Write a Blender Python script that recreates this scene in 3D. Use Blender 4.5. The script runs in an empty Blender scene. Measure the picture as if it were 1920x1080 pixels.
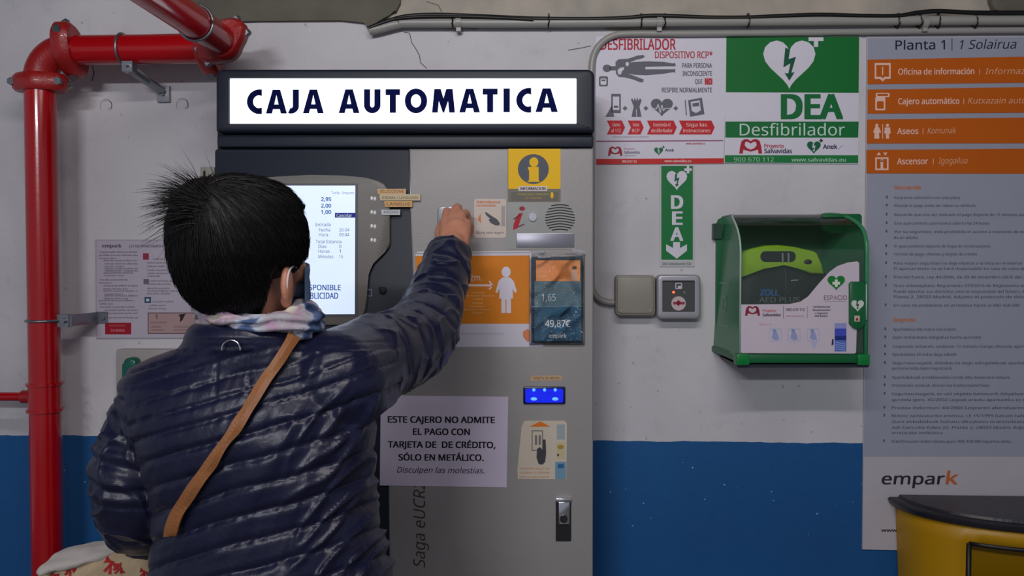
import bpy, bmesh, math, random
from mathutils import Vector, Matrix, noise, Euler
from mathutils.bvhtree import BVHTree
random.seed(7)
SC = bpy.context.scene
COL = SC.collection
R = math.radians
PI = math.pi

# ------------------------------------------------------------------ camera, world, light, exposure
CAM = Vector((0.0, -2.14, 1.45)); FPX = 1500.0
cd = bpy.data.cameras.new('camera'); cam = bpy.data.objects.new('camera', cd); COL.objects.link(cam)
cam.location = CAM; cam.rotation_euler = (R(88.5), 0, R(2.5))
cd.sensor_width = 36; cd.lens = FPX / 1920 * 36; cd.clip_start = 0.05; cd.clip_end = 60
SC.camera = cam
w = bpy.data.worlds.new('world'); SC.world = w; w.use_nodes = True
w.node_tree.nodes['Background'].inputs[0].default_value = (0.80, 0.86, 1.0, 1)
w.node_tree.nodes['Background'].inputs[1].default_value = 0.27
def area(name, loc, target, sx, sy, e, c):
    l = bpy.data.lights.new(name, 'AREA'); l.shape = 'RECTANGLE'; l.size = sx; l.size_y = sy; l.energy = e; l.color = c
    o = bpy.data.objects.new(name, l); COL.objects.link(o); o.location = loc
    o.rotation_euler = (Vector(target) - Vector(loc)).to_track_quat('-Z', 'Y').to_euler()
    return o
area('fluorescent_tube_near', (0.02, -1.95, 2.50), (0.0, 0.0, 1.35), 1.1, 0.05, 13, (1.0, 0.955, 0.93))
area('fluorescent_tube_far', (-1.0, -4.9, 2.60), (-0.2, 0.0, 1.5), 1.2, 0.08, 48, (0.95, 0.96, 1.0))
SC.view_settings.view_transform = 'Standard'
SC.view_settings.look = 'None'
SC.view_settings.gamma = 1.0
SC.view_settings.use_curve_mapping = False
SC.view_settings.exposure = 0.0

# ------------------------------------------------------------------ helpers
ROT = Euler((R(88.5), 0, R(2.5))).to_matrix()
ROTI = ROT.transposed()
def ray(px, py):
    return ROT @ Vector((px - 960, 540 - py, -FPX))
def at(px, py, y=0.0):
    d = ray(px, py); return CAM + d * ((y - CAM.y) / d.y)
def atz(px, py, z):
    d = ray(px, py); return CAM + d * ((z - CAM.z) / d.z)
def proj(p):
    q = ROTI @ (Vector(p) - CAM); return 960 + q.x / -q.z * FPX, 540 - q.y / -q.z * FPX

def lin(c):
    c = c / 255.0
    return c / 12.92 if c <= 0.04045 else ((c + 0.055) / 1.055) ** 2.4
MC = {}
def mat(name, col, rough=0.6, metal=0.0, noise_amt=0.12, nscale=18, bump=0.0, bscale=60, emit=0.0, coat=0.0, alpha=1.0, raw=False, spec=0.5):
    key = name
    if key in MC: return MC[key]
    m = bpy.data.materials.new(name); m.use_nodes = True
    nt = m.node_tree; b = nt.nodes['Principled BSDF']
    c = col if raw else tuple(lin(v) for v in col)
    tc = nt.nodes.new('ShaderNodeTexCoord'); nz = nt.nodes.new('ShaderNodeTexNoise')
    nz.inputs['Scale'].default_value = nscale; nz.inputs['Detail'].default_value = 4
    nt.links.new(tc.outputs['Object'], nz.inputs['Vector'])
    mx = nt.nodes.new('ShaderNodeMix'); mx.data_type = 'RGBA'
    a, bb = [i for i in mx.inputs if i.type == 'RGBA']
    a.default_value = (*[v * (1 - noise_amt) for v in c], 1); bb.default_value = (*[min(1, v * (1 + noise_amt)) for v in c], 1)
    nt.links.new(nz.outputs['Fac'], mx.inputs[0])
    co = [o for o in mx.outputs if o.type == 'RGBA'][0]
    nt.links.new(co, b.inputs['Base Color'])
    b.inputs['Roughness'].default_value = rough; b.inputs['Metallic'].default_value = metal
    b.inputs['Specular IOR Level'].default_value = spec
    if coat: b.inputs['Coat Weight'].default_value = coat; b.inputs['Coat Roughness'].default_value = 0.08
    if emit: b.inputs['Emission Strength'].default_value = emit; nt.links.new(co, b.inputs['Emission Color'])
    if alpha < 1: b.inputs['Alpha'].default_value = alpha
    if bump:
        n2 = nt.nodes.new('ShaderNodeTexNoise'); n2.inputs['Scale'].default_value = bscale; n2.inputs['Detail'].default_value = 5
        nt.links.new(tc.outputs['Object'], n2.inputs['Vector'])
        bp = nt.nodes.new('ShaderNodeBump'); bp.inputs['Strength'].default_value = bump; bp.inputs['Distance'].default_value = 0.004
        nt.links.new(n2.outputs['Fac'], bp.inputs['Height']); nt.links.new(bp.outputs[0], b.inputs['Normal'])
    MC[key] = m; return m
INK_R = 0.55
def ink(rgb, rough=None):
    return mat('print_%02x%02x%02x' % tuple(rgb), rgb, rough if rough else INK_R, noise_amt=0.04, spec=.3)

def link(name, me, parent=None, mats=None, smooth=False):
    o = bpy.data.objects.new(name, me); COL.objects.link(o)
    if mats is not None:
        for m in (mats if isinstance(mats, (list, tuple)) else [mats]): me.materials.append(m)
    if smooth:
        me.polygons.foreach_set('use_smooth', [True] * len(me.polygons))
    if parent is not None:
        o.parent = parent
        q = parent; acc = Vector((0, 0, 0))
        while q is not None: acc += q.location; q = q.parent
        o.location = -acc
    return o
def tag(o, label=None, cat=None, group=None, kind=None):
    if label: o['label'] = label
    if cat: o['category'] = cat
    if group: o['group'] = group
    if kind: o['kind'] = kind
    return o
def thing(name, label, cat, loc=(0, 0, 0), group=None):
    o = bpy.data.objects.new(name, None); COL.objects.link(o); o.location = loc; o.empty_display_size = 0.05
    return tag(o, label, cat, group)
def bm_obj(name, bm, parent=None, mats=None, smooth=False, angle=None):
    bmesh.ops.recalc_face_normals(bm, faces=bm.faces)
    me = bpy.data.meshes.new(name); bm.to_mesh(me); bm.free()
    o = link(name, me, parent, mats, smooth or angle is not None)
    if angle is not None:
        try: me.set_sharp_from_angle(angle=R(angle))
        except Exception: pass
    return o
def rr(x0, y0, x1, y1, r=4, n=4, tl=None, tr=None, br=None, bl=None):
    rs = [r if v is None else v for v in (tl, tr, br, bl)]
    out = []
    for (cx, cy, a0, q) in ((x0, y0, 180, 0), (x1, y0, 270, 1), (x1, y1, 0, 2), (x0, y1, 90, 3)):
        q_ = rs[q]; sx = 1 if cx == x0 else -1; sy = 1 if cy == y0 else -1
        if q_ <= 0: out.append((cx, cy)); continue
        for k in range(n + 1):
            a = R(a0 + 90 * k / n)
            out.append((cx + sx * q_ + q_ * math.cos(a), cy + sy * q_ + q_ * math.sin(a)))
    return out
def circ(cx, cy, r, ry=None, n=24, a0=0, a1=360):
    ry = ry or r
    return [(cx + r * math.cos(R(a0 + (a1 - a0) * k / n)), cy + ry * math.sin(R(a0 + (a1 - a0) * k / n))) for k in range(n)]
def add_prism(bm, poly, yf, yb, bevel=0.0, seg=2):
    """photo outline put on the plane y=yf, pushed straight back to y=yb; front rim bevelled"""
    pts = [at(x, y, yf) for x, y in poly]
    vf = [bm.verts.new(p) for p in pts]; vb = [bm.verts.new((p.x, yb, p.z)) for p in pts]
    f = bm.faces.new(vf); bm.faces.new(vb[::-1]); n = len(pts)
    for i in range(n): bm.faces.new((vf[i], vb[i], vb[(i + 1) % n], vf[(i + 1) % n]))
    if bevel:
        bmesh.ops.bevel(bm, geom=list(f.edges), offset=bevel, segments=seg, affect='EDGES', profile=0.5, clamp_overlap=True)
def prism(name, poly, yf, yb, m, parent=None, bevel=0.0, seg=2):
    bm = bmesh.new(); add_prism(bm, poly, yf, yb, bevel, seg)
    return bm_obj(name, bm, parent, m, angle=40)
def add_box(bm, lo, hi):
    lo, hi = Vector(lo), Vector(hi); c = (lo + hi) / 2; s = hi - lo
    bmesh.ops.create_cube(bm, size=1, matrix=Matrix.Translation(c) @ Matrix.Diagonal((*s, 1)))
def add_tube(bm, pts, rs, n=12, cap=True, sq=1.0):
    pts = [Vector(p) for p in pts]
    if not isinstance(rs, (list, tuple)): rs = [rs] * len(pts)
    rings = []; up = None
    for i, p in enumerate(pts):
        t = (pts[min(i + 1, len(pts) - 1)] - pts[max(i - 1, 0)]).normalized()
        if up is None:
            up = Vector((0, 0, 1)) if abs(t.z) < 0.9 else Vector((1, 0, 0))
        u = (up - t * up.dot(t)).normalized(); v = t.cross(u); up = u
        rings.append([bm.verts.new(p + (u * math.cos(2 * PI * k / n) + v * math.sin(2 * PI * k / n) * sq) * rs[i]) for k in range(n)])
    for a, b in zip(rings, rings[1:]):
        for k in range(n): bm.faces.new((a[k], a[(k + 1) % n], b[(k + 1) % n], b[k]))
    if cap:
        bm.faces.new(rings[0][::-1]); bm.faces.new(rings[-1])
def tube(name, pts, r, m, parent=None, n=12, smooth=True):
    bm = bmesh.new(); add_tube(bm, pts, r, n); return bm_obj(name, bm, parent, m, angle=50 if smooth else 20)
def smooth_path(pts, k=6):
    pts = [Vector(p) for p in pts]; out = []
    for i in range(len(pts) - 1):
        p0 = pts[max(i - 1, 0)]; p1 = pts[i]; p2 = pts[i + 1]; p3 = pts[min(i + 2, len(pts) - 1)]
        for j in range(k):
            t = j / k
            out.append(0.5 * ((2 * p1) + (p2 - p0) * t + (2 * p0 - 5 * p1 + 4 * p2 - p3) * t * t + (3 * p1 - p0 - 3 * p2 + p3) * t ** 3))
    out.append(pts[-1]); return out
def interp(rs, k):
    out = []
    for a, b in zip(rs, rs[1:]): out += [a + (b - a) * j / k for j in range(k)]
    return out + [rs[-1]]
def ell(bm, c, r, rot=None, u=20, v=14):
    m = Matrix.Translation(Vector(c))
    if rot is not None: m = m @ rot.to_4x4()
    bmesh.ops.create_uvsphere(bm, u_segments=u, v_segments=v, radius=1, matrix=m @ Matrix.Diagonal((*r, 1)))
def remesh(bm, voxel, smooth_it=4):
    me = bpy.data.meshes.new('tmp'); bm.to_mesh(me); bm.free()
    o = bpy.data.objects.new('tmp', me); COL.objects.link(o)
    md = o.modifiers.new('r', 'REMESH'); md.mode = 'VOXEL'; md.voxel_size = voxel; md.use_smooth_shade = True
    if smooth_it:
        s = o.modifiers.new('s', 'SMOOTH'); s.factor = 0.5; s.iterations = smooth_it
    dg = bpy.context.evaluated_depsgraph_get()
    out = bpy.data.meshes.new_from_object(o.evaluated_get(dg))
    bpy.data.objects.remove(o); bpy.data.meshes.remove(me)
    out.materials.clear()
    return out

TXC = {}
FONT = None
try:
    import os
    FONT = bpy.data.fonts.load(os.path.join(bpy.utils.resource_path('LOCAL'), 'datafiles', 'fonts', 'NotoSansMath-Regular.woff2'))
except Exception: FONT = None
def text_mesh(s, bold=0.0, italic=0.0, space=1.0, geo=False):
    k = (s, bold, italic, space, geo)
    if k in TXC: return TXC[k]
    c = bpy.data.curves.new('t', 'FONT'); c.body = s; c.size = 1; c.offset = bold; c.shear = italic
    c.space_character = space
    if FONT and not geo: c.font = FONT
    c.resolution_u = 3; c.fill_mode = 'FRONT'
    o = bpy.data.objects.new('t', c)
    me = bpy.data.meshes.new_from_object(o)
    vs = [(v.co.x, v.co.y) for v in me.vertices]; fs = [tuple(p.vertices) for p in me.polygons]
    bpy.data.objects.remove(o); bpy.data.curves.remove(c); bpy.data.meshes.remove(me)
    TXC[k] = (vs, fs); return vs, fs
CAPH = 0.714
ACC = {'É': 'E', 'Ó': 'O', 'Á': 'A', 'é': 'e', 'ó': 'o', 'á': 'a', 'í': 'i', 'ú': 'u'}
def caph(geo): return max(v[1] for v in text_mesh('H', 0.0, 0.0, 1.0, geo)[0])
class Art:
    """flat print: outlines in photo pixels laid on a plane y = const, each layer a hair in front of the last"""
    def __init__(s, y): s.y = y; s.v = []; s.f = []; s.mi = []; s.m = []
    def _m(s, col):
        m = ink(col) if isinstance(col, tuple) else col
        if m not in s.m: s.m.append(m)
        return s.m.index(m)
    def poly(s, pts, col, k=0):
        i0 = len(s.v); s.v += [at(x, y, s.y - 0.0004 * k) for x, y in pts]; s.f.append(tuple(range(i0, i0 + len(pts)))); s.mi.append(s._m(col)); return s
    def rect(s, x0, y0, x1, y1, col, k=0, sl=0.0): return s.poly([(x0, y0), (x1, y0 + sl * (x1 - x0)), (x1, y1 + sl * (x1 - x0)), (x0, y1)], col, k)
    def line(s, x0, y0, x1, y1, wd, col, k=1):
        dx, dy = x1 - x0, y1 - y0; l = math.hypot(dx, dy) or 1; nx, ny = -dy / l * wd / 2, dx / l * wd / 2
        return s.poly([(x0 + nx, y0 + ny), (x1 + nx, y1 + ny), (x1 - nx, y1 - ny), (x0 - nx, y0 - ny)], col, k)
    def ring(s, pts_o, pts_i, col, k=1):
        n = len(pts_o)
        for i in range(n): s.poly([pts_o[i], pts_o[(i + 1) % n], pts_i[(i + 1) % n], pts_i[i]], col, k)
        return s
    def text(s, t, x0, x1, base, cap, col, k=2, bold=0.0, italic=0.0, sl=0.0, space=1.0, vert=False, geo=False):
        src = t; t = ''.join(ACC.get(ch, ch) for ch in t)
        vs, fs = text_mesh(t, 0.0, italic, space, geo)
        vs, fs = list(vs), list(fs)
        for ci, ch in enumerate(src):       # acute accents over the letters that carry them
            if ch in ACC and cap >= 4:
                xr_ = max(v[0] for v in text_mesh(t[:ci + 1], 0, italic, space, geo)[0]); wl_ = text_mesh(t[ci], 0, italic, space, geo)[0]
                cx_ = xr_ - (max(v[0] for v in wl_) - min(v[0] for v in wl_)) / 2; ch_ = caph(geo); hb = ch_ * (1.08 if ch.isupper() else .84)
                q0 = len(vs); vs += [(cx_ - .07 * ch_, hb), (cx_ + .04 * ch_, hb), (cx_ + .19 * ch_, hb + .2 * ch_), (cx_ + .04 * ch_, hb + .2 * ch_)]; fs.append((q0, q0 + 1, q0 + 2, q0 + 3))
        nn = 0
        if bold > 0:    # heavy letters: the same outline laid down with small shifts
            sh = ((-1, -.5), (1, -.5), (-1, .5), (1, .5), (0, 0)) if cap >= 7 else ((-1, 0), (1, 0))
            n0 = nn = len(vs); vs, fs = [(x + a * bold, y + b * bold) for a, b in sh for x, y in vs], [tuple(q + n0 * i_ for q in f) for i_ in range(len(sh)) for f in fs]
        if not vs: return s
        xa = min(v[0] for v in vs); xb = max(v[0] for v in vs); sx = (x1 - x0) / max(xb - xa, 1e-6); sy = cap / caph(geo)
        i0 = len(s.v); mi = s._m(col)
        for vi, (a, b) in enumerate(vs):
            X = x0 + (a - xa) * sx; Y = base - b * sy + sl * (X - x0)
            if vert: X, Y = base - b * sy, x1 - (a - xa) * sx
            s.v.append(at(X, Y, s.y - 0.0004 * k - (0.00006 * (vi // nn) if nn else 0)))
        for f in fs: s.f.append(tuple(i0 + q for q in f)); s.mi.append(mi)
        return s
    def build(s, name, parent=None, label=None):
        me = bpy.data.meshes.new(name); me.from_pydata(s.v, [], s.f)
        for m in s.m: me.materials.append(m)
        me.polygons.foreach_set('material_index', s.mi); me.update()
        o = link(name, me, parent)
        if label: o['label'] = label
        return o
def heart(cx, cy, wd, h, n=28):
    out = []
    for k in range(n):
        t = 2 * PI * k / n
        x = 16 * math.sin(t) ** 3; y = 13 * math.cos(t) - 5 * math.cos(2 * t) - 2 * math.cos(3 * t) - math.cos(4 * t)
        out.append((cx + x / 32 * wd, cy - (y + 2.6) / 29.0 * h))
    return out
def bolt(cx, cy, s):  # lightning arrow outline around a centre, s = height
    P = [(-.12, -.5), (.02, -.42), (-.02, -.15), (.2, -.22), (.06, .26), (.16, .24), (.0, .5), (-.14, .27), (-.03, .28), (.03, -.02), (-.18, .1)]
    return [(cx + a * s, cy + b * s) for a, b in P]
def plus(cx, cy, s, t):
    return [(cx - t, cy - s), (cx + t, cy - s), (cx + t, cy - t), (cx + s, cy - t), (cx + s, cy + t), (cx + t, cy + t), (cx + t, cy + s), (cx - t, cy + s), (cx - t, cy + t), (cx - s, cy + t), (cx - s, cy - t), (cx - t, cy - t)]

# ------------------------------------------------------------------ shared colours (display values of the paints)
WHITE = (222, 218, 232); PAPER = (214, 208, 226); GREEN = (8, 112, 46); DGREEN = (10, 104, 60); RED = (205, 30, 44); DRED = (168, 24, 46)
GREY = (92, 92, 104); DARK = (34, 34, 52); ORANGE = (222, 110, 12); NAVY = (28, 36, 98)
M_black = mat('satin_dark_steel', (32, 38, 52), 0.48, 0.0, 0.08, 6, 0.05, 40, spec=.35)
M_gap = mat('black_gap', (9, 10, 16), 0.7)
M_grey = mat('grey_enamel', (150, 146, 146), 0.42, 0.0, 0.06, 5, 0.12, 300)
M_bezel = mat('bronze_grey_enamel', (104, 99, 95), 0.4, 0.0, 0.05, 4, 0.05, 200)
M_chrome = mat('chrome', (225, 225, 230), 0.16, 1.0, 0.02)
M_zinc = mat('galvanised_steel', (150, 152, 160), 0.38, 0.9, 0.2, 60)
M_redp = mat('glossy_red_pipe_paint', (178, 4, 18), 0.22, 0.0, 0.1, 8, 0.04, 90, coat=0.4)
M_redc = mat('cast_red_coupling_paint', (160, 26, 28), 0.38, 0.0, 0.2, 30, 0.3, 120, coat=0.2)
M_pvc = mat('grey_pvc', (158, 157, 153), 0.35, 0, 0.08, 12)
M_cable = mat('black_cable', (14, 14, 17), 0.45)
M_blackp = mat('black_plastic', (26, 26, 30), 0.45)
M_wplastic = mat('light_plastic', (206, 204, 212), 0.35)

# ------------------------------------------------------------------ structure
def wall_material():
    m = bpy.data.materials.new('painted_plaster_wall'); m.use_nodes = True; nt = m.node_tree; N = nt.nodes; L = nt.links
    b = N['Principled BSDF']; b.inputs['Roughness'].default_value = 0.62
    tc = N.new('ShaderNodeTexCoord'); sp = N.new('ShaderNodeSeparateXYZ'); L.new(tc.outputs['Object'], sp.inputs[0])
    def nz(s, d=4, vec=None, r=0.5):
        n = N.new('ShaderNodeTexNoise'); n.inputs['Scale'].default_value = s; n.inputs['Detail'].default_value = d; n.inputs['Roughness'].default_value = r
        L.new(vec or tc.outputs['Object'], n.inputs['Vector']); return n.outputs['Fac']
    def mth(op, a, c=None, d=None):
        n = N.new('ShaderNodeMath'); n.operation = op
        for i, v in enumerate((a, c, d)):
            if v is None: continue
            if isinstance(v, (int, float)): n.inputs[i].default_value = v
            else: L.new(v, n.inputs[i])
        return n.outputs[0]
    def ramp(f, lo, hi):
        n = N.new('ShaderNodeMapRange'); n.inputs['From Min'].default_value = lo; n.inputs['From Max'].default_value = hi; L.new(f, n.inputs['Value']); return n.outputs[0]
    def mix(f, a, c):
        n = N.new('ShaderNodeMix'); n.data_type = 'RGBA'; q = [i for i in n.inputs if i.type == 'RGBA']
        L.new(f, n.inputs[0])
        for i, v in zip(q, (a, c)):
            if isinstance(v, tuple): i.default_value = (*[lin(t) for t in v], 1)
            else: L.new(v, i)
        return [o for o in n.outputs if o.type == 'RGBA'][0]
    white = mix(ramp(nz(3.0), 0.3, 0.7), (196, 193, 200), (214, 211, 216))
    white = mix(mth('MULTIPLY', ramp(nz(9, 6, None, 0.7), 0.56, 0.75), 0.5), white, (170, 166, 174))
    white = mix(mth('MULTIPLY', ramp(nz(55, 3), 0.68, 0.74), 0.5), white, (120, 110, 110))
    blue = mix(ramp(nz(2.2), 0.3, 0.7), (0, 77, 138), (0, 87, 150))
    vo = N.new('ShaderNodeTexVoronoi'); vo.inputs['Scale'].default_value = 34; L.new(tc.outputs['Object'], vo.inputs['Vector'])
    speck = mth('MULTIPLY', mth('LESS_THAN', vo.outputs['Distance'], 0.07), ramp(nz(3.0), 0.55, 0.6))
    blue = mix(mth('MULTIPLY', speck, 0.8), blue, (170, 200, 225))
    conc = mix(ramp(nz(7, 6), 0.35, 0.65), (152, 146, 138), (184, 174, 160))
    conc = mix(mth('MULTIPLY', ramp(nz(3.1, 5), 0.5, 0.7), 0.5), conc, (198, 184, 168))
    zz = sp.outputs['Z']
    edge = mth('ADD', zz, mth('MULTIPLY', mth('SUBTRACT', nz(14), 0.5), 0.012))
    isblue = mth('LESS_THAN', edge, 0.985)
    col = mix(isblue, white, blue)
    edge2 = mth('ADD', zz, mth('MULTIPLY', mth('SUBTRACT', nz(6, 5), 0.5), 0.10))
    isc = mth('MULTIPLY', mth('GREATER_THAN', edge2, 2.09), mth('GREATER_THAN', sp.outputs['X'], -0.47))
    col = mix(isc, col, conc)
    L.new(col, b.inputs['Base Color'])
    bp = N.new('ShaderNodeBump'); bp.inputs['Strength'].default_value = 0.5; bp.inputs['Distance'].default_value = 0.006
    h = mth('ADD', mth('MULTIPLY', nz(5.5, 8, None, 0.62), 1.0), mth('MULTIPLY', nz(90, 3), 0.22))
    L.new(h, bp.inputs['Height']); L.new(bp.outputs[0], b.inputs['Normal'])
    return m
def box_obj(name, lo, hi, m, kind='structure', parent=None):
    bm = bmesh.new(); add_box(bm, lo, hi); o = bm_obj(name, bm, parent, m)
    if kind: o['kind'] = kind
    return o
wall = box_obj('wall_back', (-4, 0, 0), (4, 0.25, 2.7), wall_material())
M_conc = mat('rough_concrete', (92, 90, 84), 0.85, 0, 0.4, 9, 0.9, 30)
M_floor = mat('concrete_floor', (120, 118, 116), 0.6, 0, 0.15, 4, 0.2, 50)
box_obj('floor', (-4, -5, -0.1), (4, 0, 0), M_floor)
box_obj('ceiling', (-4, -5, 2.7), (4, 0.25, 2.85), M_conc)
M_raw = mat('raw_dark_concrete', (104, 100, 90), 0.9, 0, 0.35, 9, 0.9, 24)
def patch(name, poly_px, th, m):   # rough unpainted beam face at the head of the wall, edge a little uneven
    bm = bmesh.new(); add_prism(bm, poly_px, -th, 0, .004, 2); bmesh.ops.triangulate(bm, faces=[f for f in bm.faces if len(f.verts) > 4])
    o = bm_obj(name, bm, None, m, angle=30); o['kind'] = 'structure'; return o
patch('trim_1', [(-200, -60), (-200, -300), (752, -300), (752, -60), (750, 6), (742, 22), (728, 26), (722, 36), (706, 38), (700, 52), (690, 56), (684, 40), (640, 38), (480, 39), (404, 42), (330, 30), (270, -6), (240, -60)], .012, M_raw)
patch('trim_2', [(1852, -300), (2400, -300), (2400, 21), (1960, 22), (1880, 22), (1866, 18), (1860, 4), (1850, -60)], .02, M_raw)
a = Art(-0.0005)
for pts in ([(757, 60), (768, 62), (772, 80), (780, 92), (786, 103), (789, 118), (800, 128)], [(800, 3), (822, 10), (828, 22)], [(1065, 94), (1090, 90), (1108, 86)]):
    for p, q in zip(pts, pts[1:]): a.line(*p, *q, 1.6, (96, 90, 88), 0)
for p, q in (((173, 121), (176, 138)), ((176, 138), (172, 152))): a.line(*p, *q, 2, (110, 104, 108), 0)
for (cx, cy) in ((199, 199), (342, 197)):
    for k in range(3):
        o_ = circ(cx + 2 * k, cy - k, 11 - 2.4 * k, 13 - 3 * k, 18, 150 + 70 * k, 400 + 40 * k); 
        for p, q in zip(o_, o_[1:]): a.line(*p, *q, 1.0, (152, 148, 156), 0)
c_ = a.build('crack', wall)

# ------------------------------------------------------------------ red fire pipe
PY = -0.13; PR = 0.0375
V0 = at(76, 190, PY); xr = V0.x
H0 = at(118, 94, PY); zh = at(250, 93, PY).z
xe = at(436, 80, PY).x
fp = thing('fire_pipe', 'glossy red fire-fighting pipe rising up the left wall and turning over the machine', 'pipe', (xr, PY, 0))
tube('riser', [(xr, PY, 0.0), (xr, PY, at(76, 160, PY).z)], PR, M_redp, fp, 28)
xs = at(128, 94, PY).x
def arc(c, r, a0, a1, ax1, ax2, n=10):
    return [Vector(c) + Vector(ax1) * r * math.cos(a0 + (a1 - a0) * k / n) + Vector(ax2) * r * math.sin(a0 + (a1 - a0) * k / n) for k in range(n + 1)]
rb = xs - xr
zc = zh - rb
tube('elbow', [(xr, PY, zc - 0.02)] + arc((xs, PY, zc), rb, PI, PI / 2, (1, 0, 0), (0, 0, 1)) + [(xs + .02, PY, zh)], PR * 1.04, M_redc, fp, 28)
tube('cross_pipe', [(xs, PY, zh), (xe - 0.05, PY, zh)], PR, M_redp, fp, 28)
rb2 = 0.05
tube('elbow', [(xe - 0.06, PY, zh)] + arc((xe - 0.05, PY - rb2, zh), rb2, PI / 2, 0, (1, 0, 0), (0, 1, 0)) + [(xe, PY - rb2 - 0.015, zh)], PR * 1.08, M_redc, fp, 28)
tube('outward_pipe', [(xe, PY - rb2, zh), (xe, -1.3, zh)], PR, M_redp, fp, 28)
def flange(c, ax, rad, th, earx, m=M_redc):
    """ring coupling around axis ax with two eared lobes along earx, returns mesh part"""
    bm = bmesh.new(); ax = Vector(ax); ex = Vector(earx); ey = ax.cross(ex); n = 40; prof = []
    for k in range(n):
        t = 2 * PI * k / n; r = rad * (1 + 0.48 * abs(math.cos(t)) ** 5)
        prof.append((r * math.cos(t), r * math.sin(t)))
    rings = []
    for (h, s) in ((-0.5, 0.88), (-0.32, 1.0), (0.32, 1.0), (0.5, 0.88)):
        rings.append([bm.verts.new(Vector(c) + ax * h * th + (ex * x + ey * y) * s) for x, y in prof])
    for p, q in zip(rings, rings[1:]):
        for k in range(n): bm.faces.new((p[k], p[(k + 1) % n], q[(k + 1) % n], q[k]))
    bm.faces.new(rings[0][::-1]); bm.faces.new(rings[-1])
    o = bm_obj('coupling', bm, fp, m, angle=45)
    for s in (-1, 1):
        b_ = bmesh.new(); p = Vector(c) + ex * s * rad * 1.28
        add_tube(b_, [p - ey * th * 0.55, p + ey * th * 0.55], 0.006, 8); add_tube(b_, [p - ey * th * 0.62, p - ey * th * 0.4], 0.0105, 6)
        add_tube(b_, [p + ey * th * 0.4, p + ey * th * 0.62], 0.0105, 6)
        q = bm_obj('bolt', b_, None, M_zinc, angle=30); q.parent = o; q['label'] = 'bare zinc bolt'
    return o
flange((xr, PY, at(72, 156, PY).z), (0, 0, 1), 0.047, 0.044, (1, 0, 0))
flange((at(122, 94, PY).x + 0.012, PY, zh), (1, 0, 0), 0.049, 0.045, (0, -0.55, 0.83))
flange((at(392, 94, PY).x, PY, zh), (1, 0, 0), 0.049, 0.045, (0, -0.5, 0.87))
flange((xe, PY - rb2 - 0.012, zh), (0, 1, 0), 0.047, 0.042, (0.8, 0, 0.6))
# reducing band with the small branch
zb = at(84, 744, PY).z
bm = bmesh.new(); h_ = 0.03
add_tube(bm, [(xr, PY, zb - 0.036), (xr, PY, zb + 0.036)], PR * 1.05, 28)
for s in (-1, 1): add_tube(bm, [(xr, PY, zb + s * 0.034 - 0.003), (xr, PY, zb + s * 0.034 + 0.003)], PR * 1.17, 28)
bm_obj('branch_saddle', bm, fp, M_redp, angle=40)
tube('branch_pipe', [(at(-260, 744, PY).x, PY, zb), (xr - PR, PY, zb)], 0.0115, M_redp, fp, 16)
tube('branch_collar', [(xr - PR - 0.022, PY, zb), (xr - PR + 0.012, PY, zb)], 0.017, M_redc, fp, 16)
# clamps
def clamp_ring(c, ax, rad, name='clamp'):
    bm = bmesh.new(); n = 32; ax = Vector(ax); e1 = Vector((0, 1, 0)) if abs(ax.y) < .5 else Vector((1, 0, 0)); e2 = ax.cross(e1)
    add_tube(bm, [Vector(c) + e1 * rad * math.cos(2 * PI * k / n) + e2 * rad * math.sin(2 * PI * k / n) for k in range(n + 1)], 0.0035, 8)
    return bm_obj(name, bm, fp, M_zinc, smooth=True)
cr = clamp_ring((xr, PY, at(82, 601, PY).z), (0, 0, 1), PR + 0.003)
bm = bmesh.new(); z1 = at(110, 601, PY).z
xa = xr + PR
add_box(bm, (xa - 0.004, PY - 0.004, z1 - 0.017), (xa + 0.03, PY + 0.012, z1 + 0.016))
add_box(bm, (xa + 0.03, PY, z1 - 0.015), (xa + 0.036, 0.0, z1 + 0.015))
add_box(bm, (xa + 0.03, -0.008, z1 - 0.016), (xa + 0.062, 0.0, z1 + 0.016))
add_tube(bm, [(xa + .02, PY - .015, z1), (xa + .02, PY + .01, z1)], 0.006, 8); add_tube(bm, [(xa + .05, -.014, z1), (xa + .05, 0, z1)], 0.007, 6)
bm_obj('wall_bracket', bm, fp, M_zinc)
xc = at(232, 93, PY).x
clamp_ring((xc, PY, zh), (0.97, -0.24, 0), PR + 0.003)
bm = bmesh.new()
zt = zh + PR; zl = zh - PR
add_box(bm, (xc + .02, -0.01, zt - 0.01), (xc + .055, 0.0, zt + 0.035)); add_box(bm, (xc - .01, PY + .04, zt - 0.002), (xc + .05, -0.0, zt + 0.004))
add_tube(bm, [(xc + .04, -.02, zt + .022), (xc + .04, 0, zt + .022)], .006, 6)
bm_obj('wall_bracket', bm, fp, M_zinc)
bm = bmesh.new()
add_box(bm, (xc + .005, PY - .02, zl - 0.022), (xc + .032, PY + .005, zl + 0.004))
add_tube(bm, [(xc + .018, PY, zl - .012), (xc + .034, PY + .05, zl - .03), (xc + .042, 0, zl - .045)], .012, 8)
add_box(bm, (xc + .026, -0.012, zl - 0.07), (xc + .06, 0, zl - 0.028)); add_tube(bm, [(xc + .043, -.02, zl - .05), (xc + .043, 0, zl - .05)], .006, 6)
add_tube(bm, [(xc + .02, PY - .03, zl - .006), (xc + .02, PY, zl - .006)], .006, 6)
bm_obj('wall_bracket', bm, fp, M_zinc)
clamp_ring((xe, at(378, 15, 0).y - 0.345, zh), (0, 1, 0), PR + 0.003)

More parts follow.
